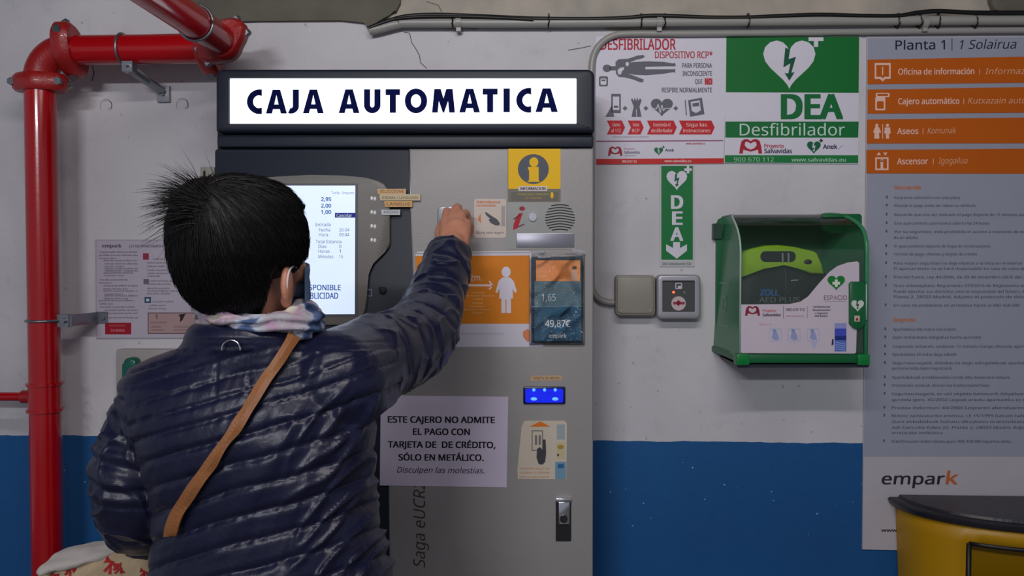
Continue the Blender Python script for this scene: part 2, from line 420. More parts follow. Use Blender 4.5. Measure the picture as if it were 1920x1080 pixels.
# ------------------------------------------------------------------ conduits, cable
cy_ = -0.022
def path_px(l, y): return smooth_path([at(a, b, y) for a, b in l])
cd1 = thing('conduit', 'long grey conduit running along the top of the wall above the posters', 'conduit', at(1300, 42, cy_))
tube('conduit_tube', path_px([(693, 57), (710, 54), (745, 45), (775, 43), (1000, 43), (1300, 41), (1600, 39), (1960, 38), (2300, 37)], cy_), 0.0125, M_pvc, cd1, 14)
for x in (860, 1236, 1733):
    bm = bmesh.new(); p = at(x, 42, cy_)
    add_tube(bm, [p - Vector((.007, 0, 0)), p + Vector((.007, 0, 0))], 0.016, 16); add_box(bm, p + Vector((-.006, -.006, -.024)), (p.x + .006, 0, p.z - .012))
    bm_obj('pipe_clip', bm, cd1, M_pvc, angle=40)
for x in (850, 1029, 1202, 1246, 1402, 1683, 1724, 1758, 1829):
    p = at(x, 42, cy_); bm = bmesh.new(); n = 14
    add_tube(bm, [p + Vector((random.uniform(-.002, .002), 0.0142 * math.cos(2 * PI * k / n), 0.0142 * math.sin(2 * PI * k / n))) for k in range(n + 1)], 0.0022, 5)
    add_box(bm, p + Vector((-.003, -.006, .012)), p + Vector((.003, 0, .022)))
    bm_obj('cable_tie', bm, cd1, M_cable, angle=40)
cb = tube('cable', path_px([(692, 53), (720, 42), (760, 31), (810, 28), (860, 29), (930, 32), (1000, 35), (1100, 36), (1170, 34), (1215, 30), (1250, 30), (1330, 33), (1402, 33), (1470, 30), (1540, 28), (1620, 30), (1683, 30), (1720, 24), (1760, 21), (1830, 24), (1960, 24), (2300, 24)], -0.03), 0.006, M_cable, None, 10)
tag(cb, 'black cable lying on top of the grey conduit above the posters', 'cable')
cb2 = tube('cable', path_px([(740, 36), (780, 32), (850, 31), (930, 33), (1000, 37)], -0.036), 0.004, M_cable, None, 8)
tag(cb2, 'short second black cable bowing over the left end of the grey conduit', 'cable')
cd2 = tube('conduit', path_px([(2300, 57), (1900, 57), (1600, 60), (1300, 63), (1185, 63), (1150, 67), (1126, 82), (1113, 104), (1109, 135), (1109, 200), (1109, 400), (1109, 520), (1112, 545), (1124, 561), (1142, 567), (1157, 567)], -0.012), 0.0085, M_pvc, None, 12)
tag(cd2, 'thin grey conduit curving down behind the machine and into the beige junction box', 'conduit')

# ------------------------------------------------------------------ pay machine
YM = -0.30
BOT = 1668
mach = thing('ticket_machine', 'tall dark and grey parking pay machine with a lit white header sign', 'machine', (at(760, 500, YM).x, YM + .15, 0))
prism('cabinet', rr(402, 279, 1112, BOT, 6, 3), -0.285, -0.002, M_black, mach, 0.004)
prism('dark_panel', rr(402, 280, 1112, BOT, 5, 3), -0.297, -0.286, M_black, mach, 0.004)
prism('neck_band', rr(406, 252, 1113, 276, 5, 3), -0.300, -0.01, M_black, mach, 0.005)
prism('gap', [(408, 240), (1110, 240), (1110, 290), (408, 290)], -0.282, -0.02, M_gap, mach)
# sign box: frame with a real opening
def frame(name, outer, inner, yf, yb, m, parent, bevel=0.0):
    bm = bmesh.new(); n = len(outer); O = [at(*p, yf) for p in outer]; I = [at(*p, yf) for p in inner]
    of = [bm.verts.new(p) for p in O]; i_f = [bm.verts.new(p) for p in I]
    ob = [bm.verts.new((p.x, yb, p.z)) for p in O]; ib = [bm.verts.new((p.x, yb, p.z)) for p in I]
    for k in range(n):
        j = (k + 1) % n
        bm.faces.new((of[k], of[j], i_f[j], i_f[k])); bm.faces.new((ob[k], ib[k], ib[j], ob[j]))
        bm.faces.new((of[k], ob[k], ob[j], of[j])); bm.faces.new((i_f[k], i_f[j], ib[j], ib[k]))
    es = [e for e in bm.edges if all(v in of for v in e.verts)]
    if bevel: bmesh.ops.bevel(bm, geom=es, offset=bevel, segments=3, affect='EDGES', profile=.5, clamp_overlap=True)
    return bm_obj(name, bm, parent, m, angle=40)
frame('sign_frame', rr(404, 129, 1115, 247, 14, 5, bl=4, br=4), rr(429, 146, 1081, 232, 1.5, 5), -0.325, -0.20, M_black, mach, 0.008)
prism('sign_back', rr(408, 133, 1111, 244, 8, 3), -0.21, -0.002, M_black, mach)
M_sign = mat('lit_acrylic', (232, 240, 255), 0.5, noise_amt=0.02, emit=1.5)
sp_ = prism('sign_panel', [(429, 146), (1081, 142), (1081, 231), (429, 234)], -0.318, -0.31, M_sign, mach)
sp_['label'] = 'white backlit sign panel'
M_letter = mat('navy_opaque_letter', (16, 22, 74), .9, noise_amt=.02, spec=.05)
def glyph(A, ch, x0, x1, y0, y1, c):
    """heavy geometric capitals, built stroke by stroke"""
    w_, h_ = x1 - x0, y1 - y0; t = 11.5
    if ch == 'A':
        q = lambda u, v: (x0 + u * w_, y0 + v * h_)
        A.poly([q(.32, 0), q(.68, 0), q(.56, .22), q(.5, .22), q(.44, .22)], c, 1)
        A.poly([q(.32, 0), q(.5, .22), q(.40, .62), q(.29, 1), q(0, 1)], c, 1).poly([q(.68, 0), q(1, 1), q(.71, 1), q(.60, .62), q(.5, .22)], c, 1)
        A.poly([q(.40, .62), q(.60, .62), q(.66, .82), q(.34, .82)], c, 1)
    elif ch == 'T': A.rect(x0, y0, x1, y0 + t * .98, c, 1).rect((x0 + x1 - t) / 2, y0 + t * .98, (x0 + x1 + t) / 2, y1, c, 1)
    elif ch == 'I': A.rect(x0, y0, x1, y1, c, 1)
    elif ch == 'M':
        q = lambda u, v: (x0 + u * w_, y0 + v * h_)
        A.poly([q(.10, 0), q(.38, 0), q(.5, .40), q(.62, 0), q(.90, 0), q(1, 1), q(.75, 1), q(.70, .52), q(.53, 1), q(.47, 1), q(.30, .52), q(.25, 1), q(0, 1)], c, 1)
    elif ch in 'OC':
        n = 40; cy = (y0 + y1) / 2; ry = h_ / 2 + 1
        cx, rx = ((x0 + x1) / 2, w_ / 2) if ch == 'O' else (x0 + 24, 24)
        a0, a1 = (0, 360) if ch == 'O' else (62, 298)
        for k in range(n):
            t0, t1 = R(a0 + (a1 - a0) * k / n), R(a0 + (a1 - a0) * (k + 1) / n)
            f = lambda a, s_: (min(cx + (rx - s_) * math.cos(a), x1), cy + (ry - s_ * .95) * math.sin(a))
            A.poly([f(t0, 0), f(t1, 0), f(t1, t), f(t0, t)], c, 1)
        if ch == 'C': 
            for sg_ in (-1, 1): A.poly([(x1 - 3, cy + sg_ * ry * .86), (x1, cy + sg_ * ry * .92), (x1, cy + sg_ * ry * .46), (x1 - 8, cy + sg_ * ry * .55), (x1 - 10, cy + sg_ * ry * .93)], c, 1)
    elif ch == 'U':
        A.rect(x0, y0, x0 + t, y1 - 15, c, 1).rect(x1 - t, y0, x1, y1 - 15, c, 1); cx = (x0 + x1) / 2; n = 20
        for k in range(n):
            t0, t1 = PI * k / n, PI * (k + 1) / n; f = lambda a, s_: (cx + (w_ / 2 - s_) * math.cos(a), y1 - 15 + (15.5 - s_ * .95) * math.sin(a))
            A.poly([f(t0, 0), f(t1, 0), f(t1, t), f(t0, t)], c, 1)
    elif ch == 'J':
        A.rect(x1 - t, y0, x1, y1 - 14, c, 1); n = 12
        for k in range(n):
            t0, t1 = PI * .62 * k / n, PI * .62 * (k + 1) / n; f = lambda a, s_: (x1 - 15 + (15 - s_) * math.cos(a), y1 - 14 + (14.5 - s_ * .9) * math.sin(a))
            A.poly([f(t0, 0), f(t1, 0), f(t1, t), f(t0, t)], c, 1)
for ch, x0_, x1_ in (('C', 463, 491), ('A', 498.5, 538), ('J', 543, 560.5), ('A', 568, 607), ('A', 635, 674), ('U', 682.5, 713.5), ('T', 723, 750), ('O', 759, 801), ('M', 810, 853), ('A', 861, 900), ('T', 905, 933), ('I', 944, 956), ('C', 968, 996), ('A', 1004, 1046)):
    A = Art(-0.3182); dy_ = -(x0_ - 463) * .0055; glyph(A, ch, x0_, x1_, 168.5 + dy_, 213 + dy_, M_letter); A.build('letter', sp_)
DOOR = [(767, 279), (1113, 278), (1111, BOT), (733, BOT), (731, 920), (734, 800), (744, 730), (760, 650), (772, 590), (776, 530), (775, 480), (770, 380)]
prism('door', DOOR, YM - 0.004, -0.29, M_grey, mach, 0.005, 3)['label'] = 'grey enamelled door'
# chrome edge strip down the left border of the door
bm = bmesh.new(); add_tube(bm, [at(x, y, YM - 0.0035) for x, y in ((767, 281), (770, 380), (774, 480), (775, 530), (771, 590), (759, 650), (743, 730), (733, 800), (730, 920), (732, 1100), (732, 1300))], 0.0014, 8)
bm_obj('edge_strip', bm, mach, M_zinc, smooth=True)['label'] = 'bright metal edge strip'
BZ = smooth = None
def bez():
    return [(436, 345), (470, 336), (520, 331), (580, 328), (640, 329), (685, 333), (708, 337), (720, 344), (728, 355), (731, 368), (731, 455), (729, 463), (722, 472), (700, 494), (692, 503), (688, 514), (687, 560), (685, 580), (679, 596), (668, 606), (650, 610), (440, 612)]
prism('screen_bezel', bez(), -0.309, -0.296, M_bezel, mach, 0.004, 3)['label'] = 'bronze-grey screen surround'
prism('screen_surround', [(455, 344), (671, 344), (671, 594), (455, 594)], -0.3098, -0.305, mat('dark_lavender_trim', (72, 70, 82), .4), mach)
M_scr = mat('lit_screen', (205, 220, 244), 0.25, noise_amt=0.06, nscale=3, emit=0.72)
scr = prism('screen', [(458, 348), (666, 348), (665, 589), (458, 590)], -0.311, -0.306, M_scr, mach); scr['label'] = 'lit touch screen'
sb = (60, 110, 190); sg = (118, 124, 150)
A = Art(-0.3113)
A.text('Tarifa   Importe', 621, 664, 364, 5, (160, 170, 195), 1)
for i, (t, y) in enumerate((('2,95', 377), ('2,00', 389), ('1,00', 401))): A.text(t, 602, 621, y, 7, (70, 120, 190), 1, bold=.02)
A.rect(628, 399, 666, 408, (20, 44, 168), 1).text('Cancelar', 631, 660, 407, 6, (225, 235, 255), 2, bold=.02)
for t, x0, x1, y in (('Entrada', 592, 620, 424), ('Fecha', 598, 619, 434), ('Hora', 598, 615, 443), ('Total Estancia', 592, 640, 456), ('Dias', 597, 612, 465), ('Horas', 597, 618, 474), ('Minutos', 597, 625, 484), ('20-04', 636, 655, 434), ('09:44', 636, 655, 443), ('0', 636, 640, 465), ('1', 636, 639, 474), ('15', 636, 643, 484)):
    A.text(t, x0, x1, y, 6, sg, 1)
A.text('DISPONIBLE', 566, 639, 544, 10, sb, 1, bold=.015).text('PUBLICIDAD', 566, 634, 560, 11, sb, 1, bold=.015)
A.poly([(552, 562), (576, 564), (578, 572), (560, 573)], (235, 225, 60), 1)
A.build('screen_lettering', scr)['kind'] = 'stuff'
# soft keys: the two reflections on each button modelled as a pair of pale dots
for y in (372, 398, 424, 450):
    for dx in (0, 6):
        bm = bmesh.new(); p = at(697 + dx, y + dx * .15, -0.309); ell(bm, p, (.0036, .003, .0052), u=12, v=8)
        bm_obj('soft_key_glint', bm, mach, mat('button_glint', (240, 238, 236), .2, coat=.5), smooth=True)
for i, (x0, y0, x1, y1, c, t) in enumerate(((707, 354, 761, 364, (216, 176, 128), 'SELECCIONE'), (711, 364, 788, 376, (206, 190, 158), 'IDIOMA / LANGUAGE'), (720, 377, 773, 388, (214, 168, 114), 'LANGUE'), (714, 393, 750, 403, (196, 200, 206), 'ABONO'))):
    e = prism('label_strip', [(x0, y0 + 1), (x0 + 2, y0), (x1, y0), (x1, y1), (x0 + 2, y1)], -0.312, -0.3085, ink(c), mach)
    Art(-0.3122).text(t, x0 + 5, x1 - 4, y1 - 3, 5, (120, 84, 56) if i < 3 else (120, 120, 130), 1).build('lettering', e)
bm = bmesh.new(); ell(bm, at(718, 545, -0.299), (.009, .004, .009)); ell(bm, at(713, 541, -0.299), (.004, .003, .004), u=10, v=6); bm_obj('key_lock', bm, mach, M_gap, smooth=True)
Art(-0.2975).ring(rr(686, 542, 698, 556, 2), rr(688, 544, 696, 554, 1), (110, 114, 128), 1).build('small_mark', mach)
YD = YM - 0.004
# coin slot plate
prism('coin_plate', rr(820, 387, 868, 430, 9, 4), YD - 0.004, YD, M_zinc, mach, 0.002)['label'] = 'silver coin-slot plate'
prism('coin_slot', rr(843, 396, 847, 412, 2, 3), YD - 0.0045, YD - 0.002, M_gap, mach)
# intercom
prism('intercom_plate', rr(952, 380, 1082, 467, 3, 2), YD - 0.0012, YD, mat('pale_grey_enamel', (150, 150, 148), .42), mach)
A = Art(YD - 0.0014)
for j in range(10):
    yb_ = 386 + j * 5.1; hw = math.sqrt(max(28.0 ** 2 - (yb_ + .5 - 409) ** 2, 30)); pts = []
    for k in range(9):
        x = 1050 - hw + 2 * hw * k / 8; pts.append((x, yb_ + 2.2 * math.cos((x - 1050) / 30 * PI * 0.9) * -1))
    for p, q in zip(pts, pts[1:]): A.line(*p, *q, 2.0, (40, 38, 42), 1)
A.build('speaker_grille', mach)
bm = bmesh.new(); p = at(999, 407, YD - .001); add_tube(bm, [p, p + Vector((0, -.006, 0))], [.0105, .009], 20); bm_obj('help_button', bm, mach, M_chrome, angle=40)['label'] = 'round chrome help button'
A = Art(YD - 0.0014); A.poly(circ(979, 391, 5.5, 4), (150, 40, 56), 1)
A.poly([(973, 400), (980, 399), (974, 418), (970, 428), (962, 431), (963, 420), (968, 408)], (176, 20, 48), 1).line(963, 411, 975, 403, 2, (110, 20, 40), 1).line(970, 426, 983, 420, 2, (110, 40, 60), 1)
A.build('red_letter_mark', mach)
prism('name_plate', rr(968, 437, 1077, 464, 1, 1), YD - 0.003, YD, mat('brushed_plate', (138, 138, 150), .35, .5), mach, 0.001)
# card reader
prism('card_slot', rr(981, 725, 1060, 758, 3, 2), YD - 0.006, YD, mat('dark_blue_housing', (8, 14, 70), .25), mach, 0.002)
M_led = mat('blue_led', (60, 110, 255), .3, emit=3.0, noise_amt=.02); M_ledd = mat('blue_glow_window', (10, 30, 235), .3, emit=0.55, noise_amt=.3, nscale=40)
prism('light_window', rr(985, 729, 1056, 755, 3, 2), YD - 0.0065, YD - 0.003, M_ledd, mach)['label'] = 'glowing blue card-slot window'
for x, y, rx in ((1001, 731, 3), (1021, 731, 3), (1041, 731, 3), (1001, 748, 6), (1041, 748, 6)):
    bm = bmesh.new(); ell(bm, at(x, y, YD - .0065), (rx / 810, .002, 3.2 / 810), u=12, v=8); bm_obj('blue_light', bm, mach, M_led, smooth=True)
e = prism('label_strip', [(995, 705), (1053, 704), (1053, 713), (995, 714)], YD - 0.0008, YD, ink((196, 164, 128)), mach)
Art(YD - 0.001).text('TARJETA DE ABONO', 999, 1050, 711, 4.5, (96, 70, 60), 1).build('lettering', e)
# door handle lock
prism('lock_recess', rr(1042, 935, 1071, 1015, 2, 2), YD - 0.002, YD, M_blackp, mach)
bm = bmesh.new(); add_prism(bm, rr(1042, 935, 1071, 942, 1, 1), YD - 0.012, YD, .001); add_prism(bm, rr(1047, 942, 1068, 983, 1, 1), YD - 0.010, YD, .001)
bm_obj('latch_handle', bm, mach, M_chrome, angle=30)['label'] = 'chrome latch handle'
bm = bmesh.new(); p = at(1057, 973, YD - .010); add_tube(bm, [p, p + Vector((0, -.003, 0))], .009, 16); bm_obj('lock_cylinder', bm, mach, M_blackp, angle=30)
Art(YD - 0.0002).text('Saga eUCR2', 902, 1064, 797, 22, (66, 62, 62), 1, italic=.2, vert=True).build('graffiti', mach, 'black marker scrawl')
bk = prism('cable_box', rr(375, 313, 402, 395, 1, 1), -0.10, -0.002, mat('beige_metal', (150, 150, 140), .5), None, .002)
tag(bk, 'narrow beige metal box on the wall just behind the left edge of the machine', 'box')
prism('slot', rr(381, 320, 385, 332, 1, 1), -0.101, -0.09, M_gap, bk)

# ------------------------------------------------------------------ papers and stickers on the machine
def sheet(name, label, cat, poly, y, th, col, grp=None, m=None):
    o = prism(name, poly, y - th, y, m or ink(col), None); return tag(o, label, cat, grp)
YELL = (240, 188, 0)
s = sheet('information_sticker', 'yellow square sticker with a round blue-grey letter i at the top of the grey door', 'sticker', [(952, 279), (1051, 279), (1051, 378), (952, 378)], YD, .0012, (122, 118, 108))
A = Art(YD - .0014); A.rect(953, 279, 1051, 354, YELL, 0).poly(circ(1000, 317, 29, 28, 36), (84, 88, 100), 1).poly(circ(1001, 304, 8.5, 9), YELL, 2)
A.poly([(990, 313), (1010, 313), (1010, 338), (1013, 341), (988, 341), (992, 338), (992, 319), (990, 318)], YELL, 2)
A.rect(972, 349, 1026, 358, (216, 206, 206), 2).text('INFORMACION', 975, 1023, 356, 5, (70, 50, 60), 3, bold=.03)
A.rect(958, 360, 1047, 376, (108, 104, 96), 1).text('Pulse para atencion', 972, 1028, 366, 4, (200, 180, 60), 2).text('al cliente', 985, 1015, 373, 4, (210, 150, 60), 2).poly(circ(1035, 366, 3, 6), YELL, 2)
A.build('lettering', s)
s = sheet('hand_sticker', 'cream sticker with a pointing grey hand beside the coin slot', 'sticker', rr(889, 373, 949, 446, 4, 2), YD, .001, (208, 194, 186))
A = Art(YD - .0012); A.text('Introduzca', 893, 938, 381, 5, (214, 130, 90), 1, bold=.03).text('monedas', 893, 930, 387, 4, (214, 130, 90), 1, bold=.03)
A.poly([(909, 398), (912, 398), (922, 405), (932, 411), (937, 418), (937, 422), (930, 423), (920, 418), (916, 412), (919, 410), (912, 404)], (82, 82, 92), 1)
A.poly([(896, 411), (901, 400), (902, 420)], (222, 120, 70), 1).text('Gure zain egon', 893, 944, 438, 4, (110, 90, 96), 1)
A.poly([(940, 386), (947, 386), (947, 424), (940, 424)], (170, 160, 160), 1); A.build('artwork', s)
# orange distance poster
s = sheet('distance_poster', 'orange and white poster of a standing figure keeping 2 m distance, taped below the intercom', 'poster', [(779, 476), (997, 474), (1019, 650), (782, 651)], YD, .0006, (206, 202, 216))
OR_ = (218, 128, 24)
A = Art(YD - .0008); A.poly([(779, 480), (993, 479), (993, 607), (779, 607)], OR_, 0)
for q in (((782, 473), (992, 472)), ((994, 472), (996, 648))): A.line(*q[0], *q[1], 2, (226, 222, 230), 1)
pk = (242, 214, 208)
A.text('2m.', 881, 904, 526, 11, pk, 1).rect(866, 533, 924, 537, pk, 1)
for (x, dx) in ((866, 7), (924, -7)): A.line(x, 535, x + dx, 527, 2.5, pk, 1).line(x, 535, x + dx, 543, 2.5, pk, 1)
for t, x0, x1, y in (('Mantenga', 884, 908, 550), ('la distancia de seguridad', 866, 926, 556), ('2 metros', 886, 906, 562), ('Mantendu', 886, 906, 570), ('segurtasun', 882, 910, 576), ('distantzia 2 metrokoa', 870, 918, 582), ('Eskerrik', 886, 906, 588)): A.text(t, x0, x1, y, 3.4, (240, 196, 140), 1)
fg = (218, 212, 226)
A.poly(circ(949, 510, 8.5, 10), fg, 1).poly([(942, 520), (956, 520), (963, 527), (969, 546), (966, 550), (961, 541), (962, 560), (958, 560), (958, 587), (940, 587), (940, 560), (936, 560), (937, 541), (932, 550), (929, 547), (935, 527)], fg, 2)
A.rect(948, 562, 949.6, 587, OR_, 3)
A.text('Antes de entrar al parking mire la distancia', 852, 944, 627, 3, (186, 170, 178), 1)
A.poly([(980, 622), (990, 616), (994, 622), (994, 640), (988, 640), (981, 632)], (214, 130, 88), 1)
A.build('artwork', s)
# price notice in sleeve
s = sheet('price_notice', 'dark teal price notice in a shiny plastic sleeve, overlapping the orange poster', 'notice', [(996, 482), (1093, 480), (1092, 643), (996, 643)], YD - .003, .002, (24, 44, 62))
A = Art(YD - .0052); A.rect(1005, 488, 1088, 527, (236, 150, 76), 0).rect(1002, 527, 1090, 575, (84, 116, 132), 0).rect(1002, 575, 1090, 639, (24, 88, 122), 0)
A.text('1,65', 1016, 1042, 564, 13, (216, 224, 228), 1).text('49,87C', 1022, 1070, 613, 13, (226, 232, 236), 1, bold=.01).rect(1060, 603, 1067, 604.4, (226, 232, 236), 2).rect(1060, 607, 1066, 608.4, (226, 232, 236), 2).text('empark', 1029, 1062, 633, 7, (220, 226, 230), 1, bold=.02)
A.line(996, 575, 1092, 574, 1.2, (120, 150, 160), 1).poly([(1074, 502), (1080, 502), (1083, 520), (1083, 526), (1072, 526), (1072, 512)], (206, 170, 150), 1).rect(1073, 499, 1081, 505, (80, 50, 30), 2)
A.poly([(1016, 541), (1050, 537), (1078, 545), (1066, 549), (1040, 545), (1020, 548)], (86, 110, 122), 1)
A.build('artwork', s)
# crinkled clear sleeve
def sleeve():
    bm = bmesh.new(); nx, ny = 26, 40; g = []
    for j in range(ny + 1):
        row = []
        for i in range(nx + 1):
            x = 992 + 104 * i / nx; y = 474 + 172 * j / ny
            h = 0.0024 + 0.009 * (noise.noise(Vector((x * .035, y * .022, 3))) * .5 + .5) + 0.008 * max(0, noise.noise(Vector((x * .05 + y * .05, y * .03, 8))))
            if i in (0, nx) or j in (0, ny): h = 0.0015
            row.append(bm.verts.new(at(x, y, YD - .0062 - h)))
        g.append(row)
    for j in range(ny):
        for i in range(nx): bm.faces.new((g[j][i], g[j][i + 1], g[j + 1][i + 1], g[j + 1][i]))
    return bm
M_film = bpy.data.materials.new('clear_film'); M_film.use_nodes = True
nt = M_film.node_tree; nt.nodes.clear(); o_ = nt.nodes.new('ShaderNodeOutputMaterial'); mx = nt.nodes.new('ShaderNodeMixShader'); tr = nt.nodes.new('ShaderNodeBsdfTransparent'); gl = nt.nodes.new('ShaderNodeBsdfGlossy'); fr = nt.nodes.new('ShaderNodeFresnel')
fr.inputs[0].default_value = 1.6; gl.inputs['Roughness'].default_value = 0.10; nzf = nt.nodes.new('ShaderNodeTexNoise'); nzf.inputs['Scale'].default_value = 30
tr.inputs[0].default_value = (.97, .97, .97, 1)
bpf = nt.nodes.new('ShaderNodeBump'); bpf.inputs['Strength'].default_value = .3; bpf.inputs['Distance'].default_value = .01; nt.links.new(nzf.outputs['Fac'], bpf.inputs['Height']); nt.links.new(bpf.outputs[0], gl.inputs['Normal'])
nt.links.new(fr.outputs[0], mx.inputs[0]); nt.links.new(tr.outputs[0], mx.inputs[1]); nt.links.new(gl.outputs[0], mx.inputs[2]); nt.links.new(mx.outputs[0], o_.inputs[0])
bm_obj('plastic_sleeve', sleeve(), s, M_film, smooth=True)
for k, (x, y, a_) in enumerate(((1008, 474, 8), (1085, 472, -12), (1020, 478, 5))):
    prism('tape', [(x - 12, y - 4 + a_ * .2), (x + 12, y - 4 - a_ * .2), (x + 13, y + 5), (x - 11, y + 6)], YD - .0075, YD - .007, mat('tape', (190, 192, 200), .15, alpha=.45), s)
# A4 notice
s = sheet('paper_notice', 'white paper sheet with black Spanish text about cash payment taped to the lower door', 'notice', [(714, 741), (953, 744), (950, 914), (712, 910)], YD - .001, .0006, (210, 198, 222))
A = Art(YD - .0018); tk = (24, 22, 34)
A.text('ESTE CAJERO NO ADMITE', 727, 928, 792, 11.5, tk, 1, bold=.022, sl=.006).text('EL PAGO CON', 774, 881, 815, 11.5, tk, 1, bold=.022, sl=.006).text('TARJETA DE  DE CRÉDITO,', 727, 929, 839, 11.5, tk, 1, bold=.022, sl=.006)
A.text('SÓLO EN METÁLICO.', 747, 907, 863, 11.5, tk, 1, bold=.022, sl=.006).text('Disculpen las molestias.', 744, 908, 886, 10.5, tk, 1, italic=.25, sl=.01)
A.build('lettering', s)
# ticket sticker
s = sheet('ticket_sticker', 'cream ticket-slot sticker with an orange arrow and a hand, under the blue card slot', 'sticker', [(983, 789), (1058, 789), (1063, 794), (1062, 899), (971, 898), (970, 880), (978, 800)], YD, .0012, (204, 192, 176))
A = Art(YD - .0014); A.poly([(993, 800), (1013, 790), (1032, 800)], (222, 116, 30), 1)
A.ring([(997, 807), (1018, 807), (1018, 845), (997, 845)], [(998.5, 808.5), (1016.5, 808.5), (1016.5, 843.5), (998.5, 843.5)], (110, 104, 108), 1)
A.rect(1003, 816, 1007, 834, (120, 114, 118), 1).rect(1010, 816, 1014, 834, (120, 114, 118), 1)
A.poly([(1018, 824), (1023, 824), (1024, 850), (1022, 866), (1017, 871), (1010, 870), (1006, 858), (1007, 842), (1012, 838), (1018, 844)], (66, 64, 70), 2)
A.rect(1044, 796, 1059, 824, (150, 168, 172), 1).rect(1044, 830, 1059, 860, (196, 184, 146), 1).rect(1041, 866, 1061, 898, (112, 150, 178), 1).rect(1046, 870, 1057, 878, (40, 104, 150), 2).poly(circ(1051, 838, 6, 4), (170, 140, 60), 2).rect(1045, 851, 1048, 855, (40, 40, 40), 2)
for t, y in (('Inserte aqui su', 880), ('tarjeta o billete', 888), ('Sartu txartela hemen', 896)): A.text(t, 974, 1030, y, 4, (206, 140, 104), 1)
A.build('artwork', s)

# ------------------------------------------------------------------ posters on the wall
def salva(A, x0, y0, sx, sy, k=2, c1=(170, 24, 50)):   # two hands shaping a heart
    f = lambda pts: [(x0 + a * sx, y0 + b * sy) for a, b in pts]
    A.poly(f([(0, 1), (.04, .5), (.1, .15), (.22, 0), (.38, 0), (.5, .14), (.5, .3), (.36, .16), (.26, .2), (.24, .42), (.34, .62), (.5, .72), (.5, .86), (.3, .78), (.18, .72), (.16, 1)]), c1, k)
    A.poly(f([(1, 1), (.96, .5), (.9, .15), (.78, 0), (.62, 0), (.5, .14), (.5, .3), (.64, .16), (.74, .2), (.76, .42), (.66, .62), (.5, .72), (.5, .86), (.7, .78), (.82, .72), (.84, 1)]), c1, k)
def aedheart(A, cx, cy, wd, h, c, cb, k=2, pl=True, plc=None):
    A.poly(heart(cx, cy, wd, h), c, k); A.poly(bolt(cx, cy - .02 * h, h * .68), cb, k + 1)
    if pl: A.poly(plus(cx + wd * .52, cy - h * .56, wd * .14, wd * .05), plc or c, k)
p1 = sheet('first_aid_poster', 'white poster with red DESFIBRILADOR title and a lying grey figure', 'poster', [(1118, 69), (1362, 68), (1357, 307), (1117, 308)], -0.0005, .003, WHITE)
A = Art(-0.0037); RT = (186, 26, 52); GK = (104, 104, 116)
A.text('DESFIBRILADOR', 1126, 1267, 93, 20, RT, 1, bold=.015).text('DISPOSITIVO RCP*', 1228, 1336, 109, 12.5, RT, 1, bold=.012)
for t, x0, x1, y in (('PARA PERSONA', 1279, 1335, 127), ('INCONSCIENTE', 1280, 1335, 142), ('QUE', 1303, 1317, 157), ('RESPIRE NORMALMENTE', 1241, 1335, 173)): A.text(t, x0, x1, y, 8.5, GK, 1, bold=.02)
A.rect(1321, 146, 1336, 159, (206, 130, 140), 1).text('NO', 1322, 1335, 158, 10, RT, 2, bold=.03)
A.poly(circ(1138, 128, 8, 7), GK, 1).rect(1143, 124, 1156, 132, GK, 1)
A.poly([(1154, 116), (1160, 111), (1178, 110), (1196, 104), (1206, 103), (1209, 106), (1205, 109), (1192, 112), (1180, 117), (1176, 118), (1190, 116), (1215, 115), (1245, 116), (1262, 119), (1266, 118), (1267, 124), (1250, 124), (1210, 125), (1210, 130), (1262, 130), (1266, 129), (1266, 136), (1262, 135), (1245, 138), (1212, 141), (1190, 140), (1176, 137), (1188, 142), (1199, 146), (1207, 149), (1206, 154), (1200, 154), (1188, 149), (1172, 145), (1160, 144), (1155, 138)], GK, 2)
A.poly([(1158, 131), (1163, 127), (1170, 126), (1170, 130), (1166, 134), (1164, 140), (1159, 139)], WHITE, 3).poly(circ(1176, 120, 3.2, 4), WHITE, 3)
A.ring(rr(1123, 143, 1140, 162, 3, 2), rr(1126, 147, 1137, 159, 2, 2), GK, 1).rect(1128, 149, 1135, 152, GK, 1)
# row of icons
A.rect(1146, 176, 1164, 212, GK, 1).rect(1149, 181, 1161, 206, WHITE, 2).poly([(1135, 219), (1147, 198), (1150, 212), (1152, 219)], GK, 1).rect(1151, 198, 1159, 202, GK, 3)
for x in (1172, 1211, 1267): A.poly(plus(x, 203, 4, 1.6), GK, 1)
A.poly([(1183, 186), (1186, 184), (1188, 190), (1190, 183), (1193, 189), (1195, 182), (1197, 189), (1200, 184), (1203, 188), (1199, 200), (1203, 219), (1184, 219), (1188, 200)], GK, 1).line(1193, 205, 1194, 219, 1.2, WHITE, 2)
A.poly(heart(1241, 202, 42, 34), GK, 1)
zz_ = [(1222, 204), (1231, 204), (1234, 195), (1238, 212), (1241, 196), (1244, 208), (1247, 203), (1260, 203)]
for p, q in zip(zz_, zz_[1:]): A.line(*p, *q, 1.5, WHITE, 2)
A.poly([(1290, 188), (1316, 183), (1321, 214), (1294, 219)], GK, 1).poly([(1295, 191), (1312, 188), (1314, 207), (1305, 212), (1297, 208)], WHITE, 2).poly([(1298, 194), (1311, 192), (1311, 199), (1299, 200)], GK, 3).line(1285, 188, 1287, 216, 2, GK, 1)
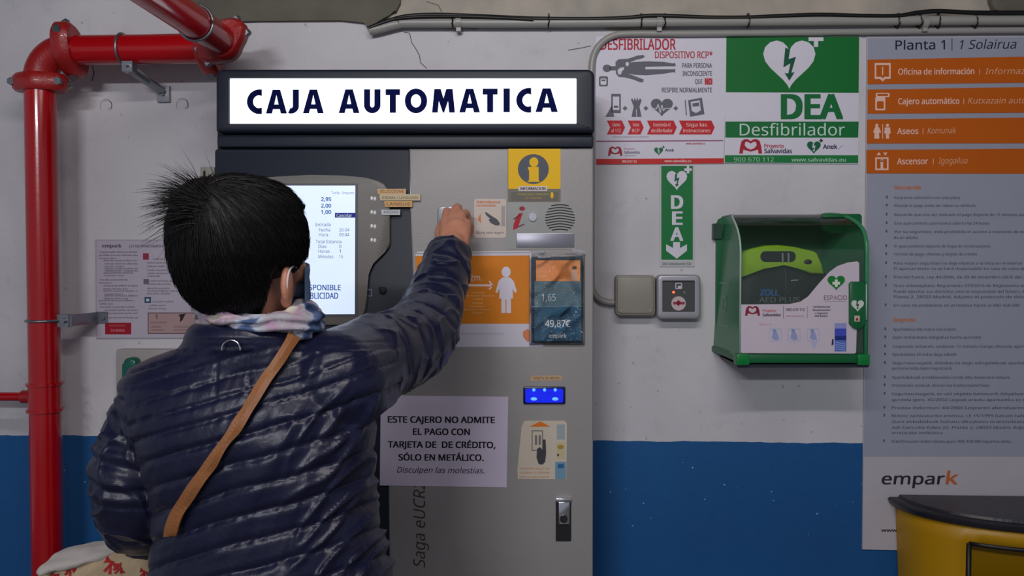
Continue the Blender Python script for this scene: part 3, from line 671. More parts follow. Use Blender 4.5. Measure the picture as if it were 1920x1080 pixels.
for (x0, x1, t1, t2) in ((1138, 1172, 'Llame', 'al 112'), (1177, 1207, 'Inicie', 'RCP'), (1213, 1269, 'Encienda el', 'desfibrilador'), (1273, 1340, 'Siga las', 'instrucciones')):
    A.poly([(x0, 226), (x1 - 6, 226), (x1, 239), (x1 - 6, 252), (x0, 252), (x0 + 6, 239)], RED, 1)
    wd = x1 - x0 - 14; A.text(t1, x0 + 8 + wd * .1, x0 + 8 + wd * .85, 237, 6.5, (240, 190, 186), 2, bold=.02).text(t2, x0 + 8, x0 + 6 + wd, 248, 6.5, (240, 190, 186), 2, bold=.02)
A.text('*Reanimacion cardiopulmonar con desfibrilador', 1148, 1217, 258, 3, (150, 120, 140), 1)
A.rect(1118, 264, 1356, 266, (150, 80, 120), 1, -.006); salva(A, 1140, 275, 27, 17); A.text('Proyecto', 1170, 1190, 281, 4, (190, 80, 110), 1).text('Salvavidas', 1170, 1200, 288, 5, (70, 60, 110), 1, bold=.02).line(1171, 292, 1193, 292, 1, (160, 150, 170), 1)
aedheart(A, 1235, 284, 17, 15, (30, 116, 66), WHITE); A.text('Anek', 1247, 1264, 284, 5, (60, 66, 100), 1, bold=.03).text('www.salvavidas.eu', 1286, 1322, 271, 4, RT, 1, bold=.02)
A.rect(1118, 298, 1357, 308, (206, 40, 40), 1, -.006).text('900 670 112', 1166, 1194, 305, 4.5, (240, 200, 200), 2, bold=.03).text('www.salvavidas.eu', 1246, 1296, 304, 4.5, (240, 200, 200), 2, bold=.03)
A.build('artwork', p1)
p2 = sheet('defibrillator_sign', 'big square green and white DEA Desfibrilador sign with a white heart', 'sign', [(1361, 68), (1612, 69), (1609, 307), (1358, 306)], -0.0005, .004, WHITE)
A = Art(-0.0047)
A.poly([(1362, 69), (1611, 69), (1610, 174), (1361, 173)], GREEN, 0)
aedheart(A, 1480, 122, 98, 92, WHITE, (10, 88, 62), 1, False)
A.poly([(1516, 70), (1544, 70), (1544, 77), (1534, 77), (1534, 88), (1526, 88), (1526, 77), (1516, 77)], WHITE, 1)
A.text('DEA', 1464, 1581, 222, 44, (10, 112, 58), 1, bold=.035)
A.poly([(1360, 228), (1610, 228), (1609, 258), (1360, 258)], (14, 114, 56), 0).text('Desfibrilador', 1387, 1584, 254, 22, (206, 226, 218), 1, bold=-.004)
salva(A, 1386, 261, 43, 27, 1, (178, 30, 54)); A.text('Proyecto', 1433, 1470, 277, 7, (188, 50, 76), 1, bold=.02).text('Salvavidas', 1433, 1485, 287, 8, (60, 50, 84), 1, bold=.02)
aedheart(A, 1526, 277, 26, 24, (16, 100, 66), WHITE, 1, True, (50, 60, 70)); A.text('Anek', 1543, 1570, 279, 8, (54, 58, 92), 1, bold=.025).line(1572, 280, 1580, 272, 1.2, (190, 150, 200), 1)
A.poly([(1359, 291), (1609, 291), (1609, 306), (1359, 305)], (20, 124, 60), 0).text('900 670 112', 1376, 1451, 303, 8, (170, 214, 188), 1).text('www.salvavidas.eu', 1484, 1586, 303, 7, (180, 216, 194), 1, bold=.01)
A.build('artwork', p2)
p3 = sheet('arrow_sign', 'narrow vertical green DEA sign with a white downward arrow', 'sign', [(1237, 310), (1302, 310), (1302, 500), (1237, 500)], -0.0005, .003, (196, 196, 200))
A = Art(-0.0037); A.rect(1240, 311, 1299, 487, (20, 122, 62), 0)
aedheart(A, 1269, 339, 39, 37, WHITE, (14, 96, 58), 1, False); A.poly(plus(1290, 318, 7, 2.4), WHITE, 1)
for t, x0, x1, y in (('D', 1258, 1281, 391), ('E', 1260, 1280, 421), ('A', 1257, 1281, 451)): A.text(t, x0, x1, y, 24, WHITE, 1, bold=.03)
A.poly([(1262, 454), (1275, 454), (1275, 465), (1288, 458), (1288, 470), (1269, 485), (1249, 470), (1249, 458), (1262, 465)], WHITE, 1)
A.text('DEA Senalizacion ISO', 1242, 1296, 497, 5, (60, 70, 76), 1, bold=.01); A.build('artwork', p3)

# ---- directory board
DB = [(1626, 69), (2110, 67), (2110, 1040), (1617, 1030)]
M_board = ink((158, 161, 178))
pb = tag(prism('directory_board', DB, -0.006, -0.0005, ink((190, 184, 192)), None), 'tall grey parking directory board with four orange bars at the right', 'board')
prism('grey_field', [(1628, 71), (2108, 69), (2108, 856), (1620, 856)], -0.0068, -0.006, M_board, pb)
A = Art(-0.0070)
dt = (28, 30, 62)
A.text('Planta 1', 1679, 1772, 93, 17, dt, 1, bold=.006, sl=-.008)
A.build('title', pb)
Art(-0.0070).line(1785, 72, 1785, 95, 1.3, dt, 1).build('divider', pb)
Art(-0.0070).text('1 Solairua', 1800, 1906, 92, 17, dt, 1, italic=.22, sl=-.008).build('title', pb)
bars = (((1627, 112, 158), 'Oficina de información', 1684, 1827, 1847, 'Informazio-bulegoa', 2010), ((1627, 168, 213), 'Cajero automático', 1684, 1799, 1815, 'Kutxazain automatikoa', 1984), ((1626, 224, 269), 'Aseos', 1682, 1722, 1739, 'Komunak', 1793), ((1625, 281, 325), 'Ascensor', 1682, 1740, 1760, 'Igogailua', 1814))
OB = (196, 92, 0); IC = (244, 200, 184)
for i, ((x0, y0, y1), t, a0, a1, b0, t2, b1) in enumerate(bars):
    sl = -.020 + .004 * i
    o = prism('orange_bar', [(x0, y0), (2108, y0 + sl * (2108 - x0)), (2108, y1 + (sl + .01) * (2108 - x0)), (x0, y1)], -0.0082, -0.0068, ink(OB), pb)
    A = Art(-0.0084); ym = (y0 + y1) / 2 + 5
    A.text(t, a0, a1, ym, 11, IC, 1, bold=.014, sl=-.008); A.build('lettering', o)
    A = Art(-0.0084); A.text(t2, b0, b1, ym - 1, 11, (236, 176, 140), 1, italic=.2, sl=-.008); A.build('lettering', o)
    A = Art(-0.0084); A.line((a1 + b0) / 2, ym - 11, (a1 + b0) / 2, ym, 1, IC, 1); A.build('divider', o)
    A = Art(-0.0084)
    if i == 0:
        A.ring([(1640, 118), (1670, 118), (1670, 148), (1660, 148), (1655, 153), (1650, 148), (1640, 148)], [(1643, 122), (1667, 122), (1667, 144), (1658, 144), (1655, 147), (1652, 144), (1643, 144)], IC, 1).rect(1654, 125, 1656, 141, IC, 1)
    elif i == 1:
        A.ring(rr(1641, 182, 1660, 207, 2, 2), rr(1644, 190, 1657, 204, 2, 2), IC, 1).ring(rr(1642, 174, 1668, 182, 2, 2), rr(1645, 176, 1665, 180, 1, 2), IC, 1).rect(1647, 184, 1654, 188, IC, 3)
    elif i == 2:
        A.poly(circ(1644, 235, 3), IC, 1).poly([(1641, 238), (1648, 238), (1652, 248), (1648, 250), (1649, 260), (1639, 260), (1640, 250), (1637, 248)], IC, 1).line(1655, 233, 1655, 260, 1.3, IC, 1)
        A.poly(circ(1664, 235, 3), IC, 1).poly([(1659, 239), (1669, 239), (1670, 250), (1667, 251), (1667, 260), (1661, 260), (1661, 251), (1658, 250)], IC, 1)
    else:
        A.ring([(1641, 295), (1666, 295), (1666, 319), (1641, 319)], [(1644, 298), (1663, 298), (1663, 316), (1644, 316)], IC, 1).rect(1651, 301, 1656, 316, IC, 1).poly(circ(1653.5, 301, 2.5), IC, 1).poly([(1643, 291), (1648, 285), (1652, 291)], IC, 1).poly([(1656, 286), (1664, 286), (1660, 292)], IC, 1)
    A.build('icon', o)
A = Art(-0.0070); G1 = (84, 86, 108)
T1 = [('Recuerde', 1677, 1727, 355, 0), ('Estacione utilizando una sola plaza', 1677, 1800, 373, 1), ('Efectúe el pago antes de retirar su vehículo', 1677, 1830, 388, 1), ('Recuerde que una vez realizado el pago dispone de 15 minutos para salir del aparcamiento', 1677, 2010, 405, 1), ('Este aparcamiento permanece abierto las 24 horas', 1677, 1855, 421, 1), ('Por su seguridad, está prohibido el acceso a menores de edad o carros o sin', 1677, 1990, 437, 1), ('de un adulto', 1676, 1721, 448, 2), ('El aparcamiento dispone de hojas de reclamaciones', 1677, 1857, 464, 1), ('Formas de pago: efectivo y tarjeta de crédito', 1677, 1832, 479, 1), ('Para mayor seguridad no deje objetos a la vista en el interior de los vehículos.', 1676, 1985, 496, 1), ('El aparcamiento no se hará responsable en caso de robo de los objetos', 1676, 1970, 506, 2), ('Precios fuera, Ley 44/2006, de 29 de diciembre (BOE del 30 de diciembre)', 1676, 1990, 522, 1), ('Gran videovigilado. Reglamento 679/2016 de Reglamento europeo de datos', 1676, 1985, 538, 1), ('Puede ejercitar sus derechos ante el responsable del fichero, Apartado Gestión', 1676, 1985, 549, 2), ('Planta 2, 28020 Madrid. Adjunto el protocolo de datos, a la firma', 1676, 1975, 559, 2), ('En caso de problemas en el interior llame al 900 458 000', 1676, 1912, 575, 1),
      ('Gogoratu', 1675, 1716, 603, 0), ('Aparkalekua leku bakar bat erabiliz', 1674, 1793, 620, 1), ('Egin ordainketa ibilgailua hartu aurretik', 1674, 1840, 635, 1), ('Gogoratu ordaindu ondoren 15 minutu izango dituzula aparkalekutik irteteko', 1674, 1990, 652, 1), ('Aparkalekua 24 orduz dago zabalik', 1673, 1794, 667, 1), ('Segurtasunagatik, debekatuta dago adingabekoak aparkalekuan sartzea', 1673, 1980, 683, 1), ('pertsona heldu baten laguntzarik', 1673, 1785, 693, 2), ('Aparkalekuak erreklamazio-orriak ditu bezeroen eskura', 1672, 1893, 710, 1), ('Ordaintzeko moduak: dirutan eta kreditu-txartel bidez', 1672, 1856, 725, 1), ('Segurtasunagatik, ez utzi objektu baliotsurik ibilgailuaren barruan', 1672, 1970, 741, 1), ('gordeta gero. 45/2002 Legeak arautu aparkaleku ez da erantzule', 1672, 1975, 752, 2), ('Prezioa indarrean: 44/2006 Legearen abenduaren 30a BOE', 1672, 1965, 767, 1), ('Bideoz zaintzaturiko eremua. LE 15/1999 Datuen babesaren legea', 1672, 1980, 782, 1), ('Zure eskubideak baliatu ditzakezu erantzulearen aurrean', 1672, 1975, 793, 2), ('Adi Zamudio Kalea 20, Planta 2, 28020 Madril. Adjuntu datuak', 1672, 1975, 804, 2), ('arretarako zerbitzura', 1672, 1767, 814, 2), ('Interfonoaren bidez eskatu gure, 900 458 000 laguntza deitu.', 1672, 1897, 830, 1)]
for t, x0, x1, y, kd in T1:
    A.text(t, x0, x1, y, 5 if kd else 7, (196, 120, 84) if kd == 0 else G1, 1, bold=.03 if kd == 0 else .008)
    if kd == 1: bx = 1663 - (y - 370) * .012; A.rect(bx - 1.4, y - 6, bx + 1.4, y - 1, G1, 1)
A.build('rules_text', pb)['kind'] = 'stuff'
A = Art(-0.0065); A.text('empar', 1653, 1772, 908, 21, (52, 40, 58), 1, bold=.012, italic=.1); A.build('logo_lettering', pb); A = Art(-0.0065); A.text('k', 1773, 1797, 908, 24, (198, 104, 52), 1, bold=.012, italic=.1); A.build('logo_letter', pb, 'orange letter k'); A = Art(-0.0065); A.text('www.empark.com', 1652, 1760, 997, 6, (50, 42, 56), 1, bold=.02)
A.build('web_address', pb)

# ---- framed notice at left
pn = sheet('framed_notice', 'white notice crowded with small print beside the red pipe, left of the head', 'notice', [(178, 449), (402, 449), (402, 634), (180, 635)], -0.0005, .004, (176, 168, 182))
A = Art(-0.0047); A.rect(182, 452, 400, 632, (188, 180, 196), 0)
A.text('empark', 191, 228, 464, 6.5, (90, 84, 100), 1, bold=.03).text('LEY DE APARCAMIENTOS 40/2002', 242, 340, 464, 5, (110, 104, 120), 1, bold=.02)
random.seed(3)
ws = 'aparcamiento usuario vehiculo tarifa titular contrato servicio responsable horario entrada salida perdida resguardo billete plaza normas obligaciones derecho'.split()
def ln(x0, x1, y, c=(122, 114, 130), b=.02):
    n = int((x1 - x0) / 2.6); t = ''
    while len(t) < n: t += random.choice(ws) + ' '
    A.text(t[:n].strip(), x0, x1, y, 3.2, c, 1, bold=b)
for (x0, x1, y) in ((186, 258, 474), (186, 258, 480), (186, 217, 486), (194, 258, 490), (196, 258, 496), (196, 232, 501), (196, 258, 505), (196, 258, 509), (194, 250, 513), (196, 232, 518), (186, 240, 526), (186, 210, 532), (194, 258, 537), (194, 240, 543), (194, 258, 547), (196, 230, 553), (196, 258, 556), (194, 240, 561), (186, 252, 565), (186, 212, 571), (188, 252, 577), (196, 258, 583), (190, 258, 589), (192, 260, 597),
                    (286, 326, 487), (275, 338, 494), (276, 310, 501), (276, 340, 508), (276, 340, 514), (276, 300, 519), (276, 328, 528), (278, 320, 534), (276, 318, 542), (276, 336, 547), (276, 320, 552), (286, 326, 567), (280, 310, 574), (278, 312, 580)): ln(x0, x1, y)
A.rect(268, 475, 279, 487, (150, 50, 70), 1).rect(269, 523, 279, 533, (110, 104, 120), 1).rect(271, 557, 283, 568, (36, 76, 110), 1).rect(274, 560, 280, 565, (200, 200, 210), 2)
A.rect(197, 605, 246, 627, (160, 16, 40), 1).text('CENTRO DE CONTROL', 205, 236, 612, 3, (220, 130, 140), 2).text('24 HORAS', 207, 234, 622, 5, (220, 130, 140), 2, bold=.02)
A.ring([(277, 586), (398, 586), (398, 626), (277, 626)], [(278.5, 587.5), (396.5, 587.5), (396.5, 624.5), (278.5, 624.5)], (110, 80, 88), 1).rect(278, 587, 397, 625, (176, 146, 148), 1)
A.text('1', 290, 295, 598, 8, (70, 50, 60), 2).poly([(335, 590), (348, 588), (342, 600), (337, 604), (338, 596)], (40, 30, 38), 2)
for (x0, x1, y) in ((282, 312, 606), (284, 302, 614), (284, 308, 620), (326, 352, 614), (326, 354, 620)):
    A.text('pulse boton para llamar', x0, x1, y, 3, (110, 84, 92), 2)
A.rect(358, 533, 400, 584, (140, 134, 142), 1)
A.build('artwork', pn)

# ---- alarm box partly hidden by the shoulder
ab = thing('alarm_call_point', 'white wall box with a teal dome peeking over the left shoulder', 'alarm', at(270, 720, 0))
prism('housing', rr(217, 655, 345, 800, 4, 3), -0.03, -0.0, mat('offwhite_box', (166, 160, 160), .4), ab, .004)
bm = bmesh.new(); add_prism(bm, rr(229, 671, 256, 725, 12, 6), -0.055, -0.029, .008, 4); bm_obj('dome', bm, ab, mat('teal_dome', (0, 92, 78), .3), angle=50)['label'] = 'teal dome'

# ---- junction box, button box
jb = thing('junction_box', 'plain beige square junction box left of the red-lit button box', 'box', at(1191, 553, 0))
prism('box_body', rr(1154, 516, 1229, 592, 8, 4), -0.045, 0, mat('beige_plastic', (146, 141, 132), .45), jb, .005, 3)
prism('cover', rr(1157, 519, 1226, 588, 8, 4), -0.049, -0.044, mat('beige_plastic', (146, 141, 132), .45), jb, .003, 3)
for x, y in ((1164, 526), (1219, 526), (1164, 582), (1219, 582)):
    bm = bmesh.new(); p = at(x, y, -.049); add_tube(bm, [p + Vector((0, .002, 0)), p + Vector((0, -.0006, 0))], .003, 10); bm_obj('screw', bm, jb, M_pvc, angle=40)
bb = thing('button_box', 'silver-framed dark call button box with a small red light', 'box', at(1272, 556, 0))
frame('box_frame', rr(1232, 515, 1314, 598, 9, 5), rr(1242, 526, 1303, 585, 2, 5), -0.05, -0.0, mat('silver_plastic', (176, 174, 184), .3, .3), bb, .006)
prism('face_plate', rr(1240, 524, 1305, 587, 1, 1), -0.042, -0.01, mat('dark_plate', (70, 72, 74), .4), bb)
A = Art(-.0422); A.ring(rr(1266, 530, 1279, 542, 2, 2), rr(1268, 532, 1277, 540, 1, 2), (200, 190, 206), 1).rect(1271, 536, 1277, 541, (214, 208, 220), 2).poly(circ(1283, 548, 2.5), (120, 120, 122), 1); A.build('marking', bb)
bm = bmesh.new(); p = at(1272, 569, -.042); add_tube(bm, [p, p + Vector((0, -.004, 0))], [.019, .0185], 28); bo = bm_obj('push_button', bm, bb, mat('cream_button', (206, 186, 190), .4), angle=40); bo['label'] = 'round cream push button'
Art(-.0463).rect(1262, 566, 1284, 571, (160, 60, 80), 0).poly([(1272, 562), (1277, 568), (1272, 574), (1267, 568)], (130, 20, 44), 1).build('marking', bo)
bm = bmesh.new(); ell(bm, at(1263, 548, -.0425), (.0035, .002, .003), u=10, v=8); bm_obj('indicator_light', bm, bb, mat('red_led', (255, 70, 30), .3, emit=4.0), smooth=True)['label'] = 'lit red indicator'

# ------------------------------------------------------------------ defibrillator cabinet
YF = -0.20
aed = thing('defibrillator_cabinet', 'green wall cabinet with a clear curved cover holding a defibrillator', 'cabinet', at(1480, 560, 0))
M_gp = mat('green_plastic', (8, 96, 52), .35, 0, .1, 12); M_gp2 = mat('bright_green_plastic', (6, 128, 58), .3)
XL = at(1387, 550, YF).x; XR = at(1627, 550, YF).x; XLb = at(1338, 550, 0).x; XRb = XR + 0.002
ZT = at(1400, 404, -0.06).z; ZBt = at(1400, 668, YF).z
def prof(sc=1.0, n=10):   # side profile (y, z) from bottom front, up, curving back to the wall
    out = [(YF * sc, ZBt)]
    z0 = ZT - 0.10
    out.append((YF * sc, z0))
    for k in range(1, n + 1):
        a_ = PI / 2 * k / n
        out.append((YF * sc * (0.42 + 0.58 * math.cos(a_)), z0 + (ZT - z0) * math.sin(a_)))
    out.append((0.0, ZT))
    return out
pf = prof()
def xl(y): return XLb + (XL - XLb) * min(1, y / YF)     # left side flares towards the wall
RC = 0.055
def cut(z, rc): u = max(0.0, min(1.0, (z - (ZT - rc)) / rc)); return rc * (1 - math.sqrt(1 - u * u))
def xR(y, z): return XRb - cut(z, RC)
def xL(y, z): return xl(y) + cut(z, .02)
def xrr(y): return XRb
# back shell
bm = bmesh.new(); ol = [(XLb + .004, ZBt), (XRb - .004, ZBt)] + [(XRb - .004 - cut(z, RC), z) for z in [ZT - RC + RC * k / 8 for k in range(9)]] + [(XLb + .004 + cut(z, .02), z) for z in [ZT, ZT - .006, ZT - .02]]
f0 = [bm.verts.new((x, -.012, z)) for x, z in ol]; f1 = [bm.verts.new((x, 0, z)) for x, z in ol]; bm.faces.new(f0); bm.faces.new(f1[::-1])
for k in range(len(ol)): bm.faces.new((f0[k], f0[(k + 1) % len(ol)], f1[(k + 1) % len(ol)], f1[k]))
bm_obj('back_shell', bm, aed, M_gp)
# translucent side panels
M_side = mat('translucent_green_side', (66, 150, 104), .25, alpha=.82)
for s, fx in ((0, xL), (1, xR)):
    bm = bmesh.new(); n = len(pf)
    o1 = [bm.verts.new((fx(y, z), y, z)) for y, z in pf] + [bm.verts.new((fx(0, ZBt), 0, ZBt))]
    d = .003 if s == 0 else -.003
    o2 = [bm.verts.new((v.co.x + d, v.co.y, v.co.z)) for v in o1]
    bm.faces.new(o1); bm.faces.new(o2[::-1]); m_ = len(o1)
    for k in range(m_): bm.faces.new((o1[k], o1[(k + 1) % m_], o2[(k + 1) % m_], o2[k]))
    bm_obj('side_panel', bm, aed, M_side, angle=30)
# clear cover
M_clear = bpy.data.materials.new('clear_smoky_acrylic'); M_clear.use_nodes = True; nt = M_clear.node_tree; nt.nodes.clear()
o_ = nt.nodes.new('ShaderNodeOutputMaterial'); mx = nt.nodes.new('ShaderNodeMixShader'); tr = nt.nodes.new('ShaderNodeBsdfTransparent'); gl = nt.nodes.new('ShaderNodeBsdfGlossy'); fr = nt.nodes.new('ShaderNodeFresnel')
tr.inputs[0].default_value = (.82, .92, .86, 1); gl.inputs['Roughness'].default_value = .13; fr.inputs[0].default_value = 1.8
m2 = nt.nodes.new('ShaderNodeMixShader'); df_ = nt.nodes.new('ShaderNodeBsdfDiffuse'); df_.inputs[0].default_value = (.22, .50, .32, 1); m2.inputs[0].default_value = .03
nt.links.new(tr.outputs[0], m2.inputs[1]); nt.links.new(df_.outputs[0], m2.inputs[2])
nt.links.new(fr.outputs[0], mx.inputs[0]); nt.links.new(m2.outputs[0], mx.inputs[1]); nt.links.new(gl.outputs[0], mx.inputs[2]); nt.links.new(mx.outputs[0], o_.inputs[0])
bm = bmesh.new(); rows = []
for (y, z) in prof(1.0, 14):
    rows.append([bm.verts.new((xL(y, z) + (xR(y, z) - xL(y, z)) * i / 12, y - .0005, z + .0005)) for i in range(13)])
for p, q in zip(rows, rows[1:]):
    for i in range(12): bm.faces.new((p[i], p[i + 1], q[i + 1], q[i]))
bm_obj('clear_cover', bm, aed, M_clear, smooth=True)['label'] = 'clear curved front cover'
# rim strips, tray, feet, latch
bm = bmesh.new(); add_tube(bm, [(xR(y, z) - .006, y - .002, z) for y, z in prof(1.0, 14)], .005, 8); bm_obj('rim', bm, aed, M_side, smooth=True)
bm = bmesh.new(); add_tube(bm, [(xL(y, z) + .001, y - .0015, z) for y, z in prof(1.0, 14)], .0025, 8); bm_obj('rim', bm, aed, mat('pale_edge', (170, 196, 184), .3), smooth=True)
bm = bmesh.new(); add_prism(bm, [(1387, 664), (1628, 664), (1628, 681), (1387, 681)], YF - .003, -.002, .003); 
zt_ = at(1400, 664, YF - .003).z; zl_ = at(1400, 681, YF - .003).z
vs_ = [bm.verts.new(p) for p in ((XLb - .004, 0, zt_), (XL + .002, YF, zt_), (XL + .002, YF, zl_), (XLb - .004, 0, zl_ + .008), (XL + .02, 0, zt_), (XL + .02, 0, zl_))]
bm.faces.new((vs_[0], vs_[1], vs_[2], vs_[3])); bm.faces.new((vs_[0], vs_[4], vs_[1])); bm.faces.new((vs_[3], vs_[2], vs_[5]))
bm_obj('base_tray', bm, aed, M_gp, angle=30)
for x0, x1 in ((1381, 1406), (1609, 1632)):
    prism('corner_foot', rr(x0, 664, x1, 685, 3, 2), YF - .010, YF + .02, M_gp2, aed, .003)
prism('underside', [(1380, 683), (1631, 683), (1628, 689), (1384, 690)], YF + .012, -.002, mat('dark_underside', (40, 46, 60), .5), aed)
bm = bmesh.new(); add_box(bm, (XLb - .006, -.022, at(1333, 448, 0).z), (XLb + .016, 0, at(1333, 420, 0).z)); bm_obj('hinge', bm, aed, mat('dark_green', (6, 56, 44), .4))
# moulded recess at top right
bm = bmesh.new(); pr = rr(1541, 401, 1616, 437, 4, 5, bl=16, br=14)
add_prism(bm, pr, -0.135, -0.125, .004, 3); bm_obj('grip_recess', bm, aed, M_gp, angle=50)
# side emblem (pale line art on the side panel)
def side(py, f): # point on left side, f = 0 wall .. 1 front
    y = YF * f; x = xl(y) - .0008; z = at(1360, py, YF * .5).z; return Vector((x, y, z))
bm = bmesh.new()
for p, q in (((530, .25), (530, .62)), ((610, .25), (610, .62))):
    a_, b_ = side(*p), side(*q); vs_ = [bm.verts.new(v) for v in (a_, b_, b_ - Vector((0, 0, .0025)), a_ - Vector((0, 0, .0025)))]; bm.faces.new(vs_)
c = side(570, .44)
for k in range(16):
    t0, t1 = 2 * PI * k / 16, 2 * PI * (k + 1) / 16
    vs_ = []
    for t, rr_ in ((t0, 1), (t1, 1), (t1, .8), (t0, .8)):
        y = c.y + .018 * rr_ * math.cos(t); vs_.append(bm.verts.new((xl(y) - .001, y, c.z + .022 * rr_ * math.sin(t))))
    bm.faces.new(vs_)
bm_obj('side_emblem', bm, aed, ink((150, 190, 172)))
# printed label sheet on the cover
YL = YF - .0015
poly = [(1388, 574), (1390, 571), (1480, 570), (1500, 566), (1515, 556), (1535, 532), (1555, 510), (1570, 499), (1590, 492), (1608, 490), (1611, 494), (1611, 528), (1607, 600), (1605, 661), (1602, 663), (1391, 662), (1388, 659)]
lb = prism('label_sheet', poly, YL - .0008, YL, ink((206, 194, 208)), aed); lb['label'] = 'white printed label on the cover'
A = Art(YL - .0010)
salva(A, 1397, 574, 28, 18, 1, (140, 30, 48)); A.text('Proyecto', 1430, 1455, 585, 5, (196, 90, 90), 1, bold=.02).text('Salvavidas', 1430, 1464, 593, 5.5, (80, 60, 74), 1, bold=.03)
A.line(1469, 574, 1469, 597, 1, (120, 100, 110), 1).line(1514, 574, 1514, 597, 1, (170, 120, 130), 1).text('900 670 112', 1474, 1509, 583, 5, (90, 74, 90), 1, bold=.02).text('www.salvavidas.eu', 1474, 1508, 594, 3.5, (180, 110, 120), 1)
for t, x0, x1, y in (('Cardiovascular', 1524, 1557, 577), ('Reanimacion', 1524, 1557, 583), ('+ Soporte', 1527, 1552, 589), ('vital basico', 1527, 1552, 594)): A.text(t, x0, x1, y, 3.6, (90, 80, 96), 1, bold=.03)
A.poly(heart(1568, 531, 33, 28), (20, 122, 50), 1).poly(plus(1568, 531, 7, 2.6), (220, 226, 214), 2).text('ESPACIO', 1545, 1588, 562, 8, (120, 80, 110), 1).line(1546, 565, 1587, 565, .8, (160, 140, 160), 1)
A.text('Llamar al 112', 1423, 1447, 610, 3.5, (206, 120, 130), 1)
bl = (150, 160, 206)
for x in (1442, 1477, 1513):
    A.ring(rr(x, 616, x + 24, 640, 3, 2), rr(x + 1.4, 617.4, x + 22.6, 638.6, 2, 2), (182, 184, 214), 1)
    A.poly([(x + 5, 634), (x + 8, 622), (x + 13, 620), (x + 17, 628), (x + 19, 636), (x + 12, 638)], bl, 1).poly(circ(x + 10, 620, 3), (130, 150, 200), 2)
A.poly([(1521, 640), (1532, 640), (1530, 652), (1524, 652)], (182, 184, 214), 1)
A.rect(1565, 606, 1587, 616, (150, 150, 214), 1).rect(1565, 616, 1587, 630, (66, 80, 190), 1).rect(1565, 630, 1587, 638, (30, 48, 130), 2).rect(1565, 638, 1587, 659, (88, 112, 196), 1)
for k in range(4): A.line(1567, 642 + 4 * k, 1585, 645 + 4 * k, 1.2, (160, 176, 226), 2)
A.poly([(1560, 636), (1563, 636), (1563, 646), (1559, 648)], (40, 40, 110), 1)
A.build('lettering', lb)
tb = prism('seal_tab', [(1594, 532), (1598, 528), (1624, 528), (1624, 606), (1618, 614), (1610, 618), (1602, 616), (1594, 608)], YF - .012, YF, M_gp, aed, .003)
A = Art(YF - .0125); A.poly(heart(1608, 574, 24, 22), (206, 214, 206), 0).poly(bolt(1608, 573, 15), (16, 70, 44), 1).rect(1602, 592, 1612, 603, (206, 190, 180), 0).poly([(1607, 594), (1610, 601), (1604, 601)], (150, 20, 20), 1); A.build('marking', tb)
bm = bmesh.new(); add_tube(bm, [at(1624.5, y, YF - .010) for y in (533, 600)] , .0018, 6); bm_obj('bright_edge', bm, aed, mat('pale_edge', (170, 196, 184), .3), smooth=True)
# the defibrillator inside: black soft case with a lime top
df = thing('defibrillator', 'lime green defibrillator in a black case behind the clear cover', 'defibrillator', at(1460, 520, -.1))
M_lime = mat('lime_plastic', (176, 206, 14), .35, coat=.2)
bm = bmesh.new(); add_prism(bm, [(1386, 528), (1392, 516), (1426, 505), (1450, 494), (1466, 492), (1500, 500), (1535, 507), (1548, 511), (1556, 520), (1556, 656), (1386, 656)], -0.120, -0.014, .006, 3); bm_obj('case', bm, df, mat('black_case', (34, 32, 32), .55), angle=40)
o = prism('lime_cover', [(1380, 524), (1384, 496), (1390, 474), (1410, 466), (1436, 460), (1460, 459), (1490, 463), (1524, 470), (1532, 474), (1540, 496), (1546, 514), (1520, 513), (1495, 503), (1470, 497), (1455, 496), (1432, 504), (1395, 514), (1386, 524)], -0.140, -0.10, M_lime, df, .005, 3); o['label'] = 'lime green moulded top'
prism('handle_slot', rr(1426, 471, 1492, 491, 9, 4), -0.1415, -0.11, M_gap, o)
bm = bmesh.new(); ell(bm, at(1515, 491, -.1405), (.010, .003, .006)); bm_obj('round_button', bm, o, M_blackp, smooth=True)
A = Art(-.1225); A.text('ZOLL', 1425, 1461, 554, 11, (70, 116, 190), 1, bold=.04).text('AED PLUS', 1423, 1500, 567, 10, (130, 126, 128), 1, bold=.02)
A.line(1472, 500, 1474, 546, 1.4, (96, 96, 92), 1).line(1510, 512, 1470, 556, 2, (74, 70, 68), 1).line(1483, 526, 1496, 525, 2, (190, 190, 190), 1); A.build('lettering', df)
for xx in (1466, 1477): prism('buckle', rr(xx, 474, xx + 3, 492, 1, 1), -.1425, -.139, M_pvc, df)

# ------------------------------------------------------------------ yellow bin
bx = at(1983, 930, 0).x; zt = at(1676, 925, 0).z; BA = bx - at(1675, 940, 0).x; BD = 0.245
yb = thing('waste_bin', 'yellow half-round bin with a black lid below the directory board', 'bin', (bx, -.12, 0))
M_yel = mat('yellow_plastic', (190, 140, 0), .42, 0, .06, 6, .1, 30)
def half(s, n=24): return [(bx - BA * s * math.cos(PI * k / n), -.012 - BD * s * (math.sin(PI * k / n) ** .8)) for k in range(n + 1)]
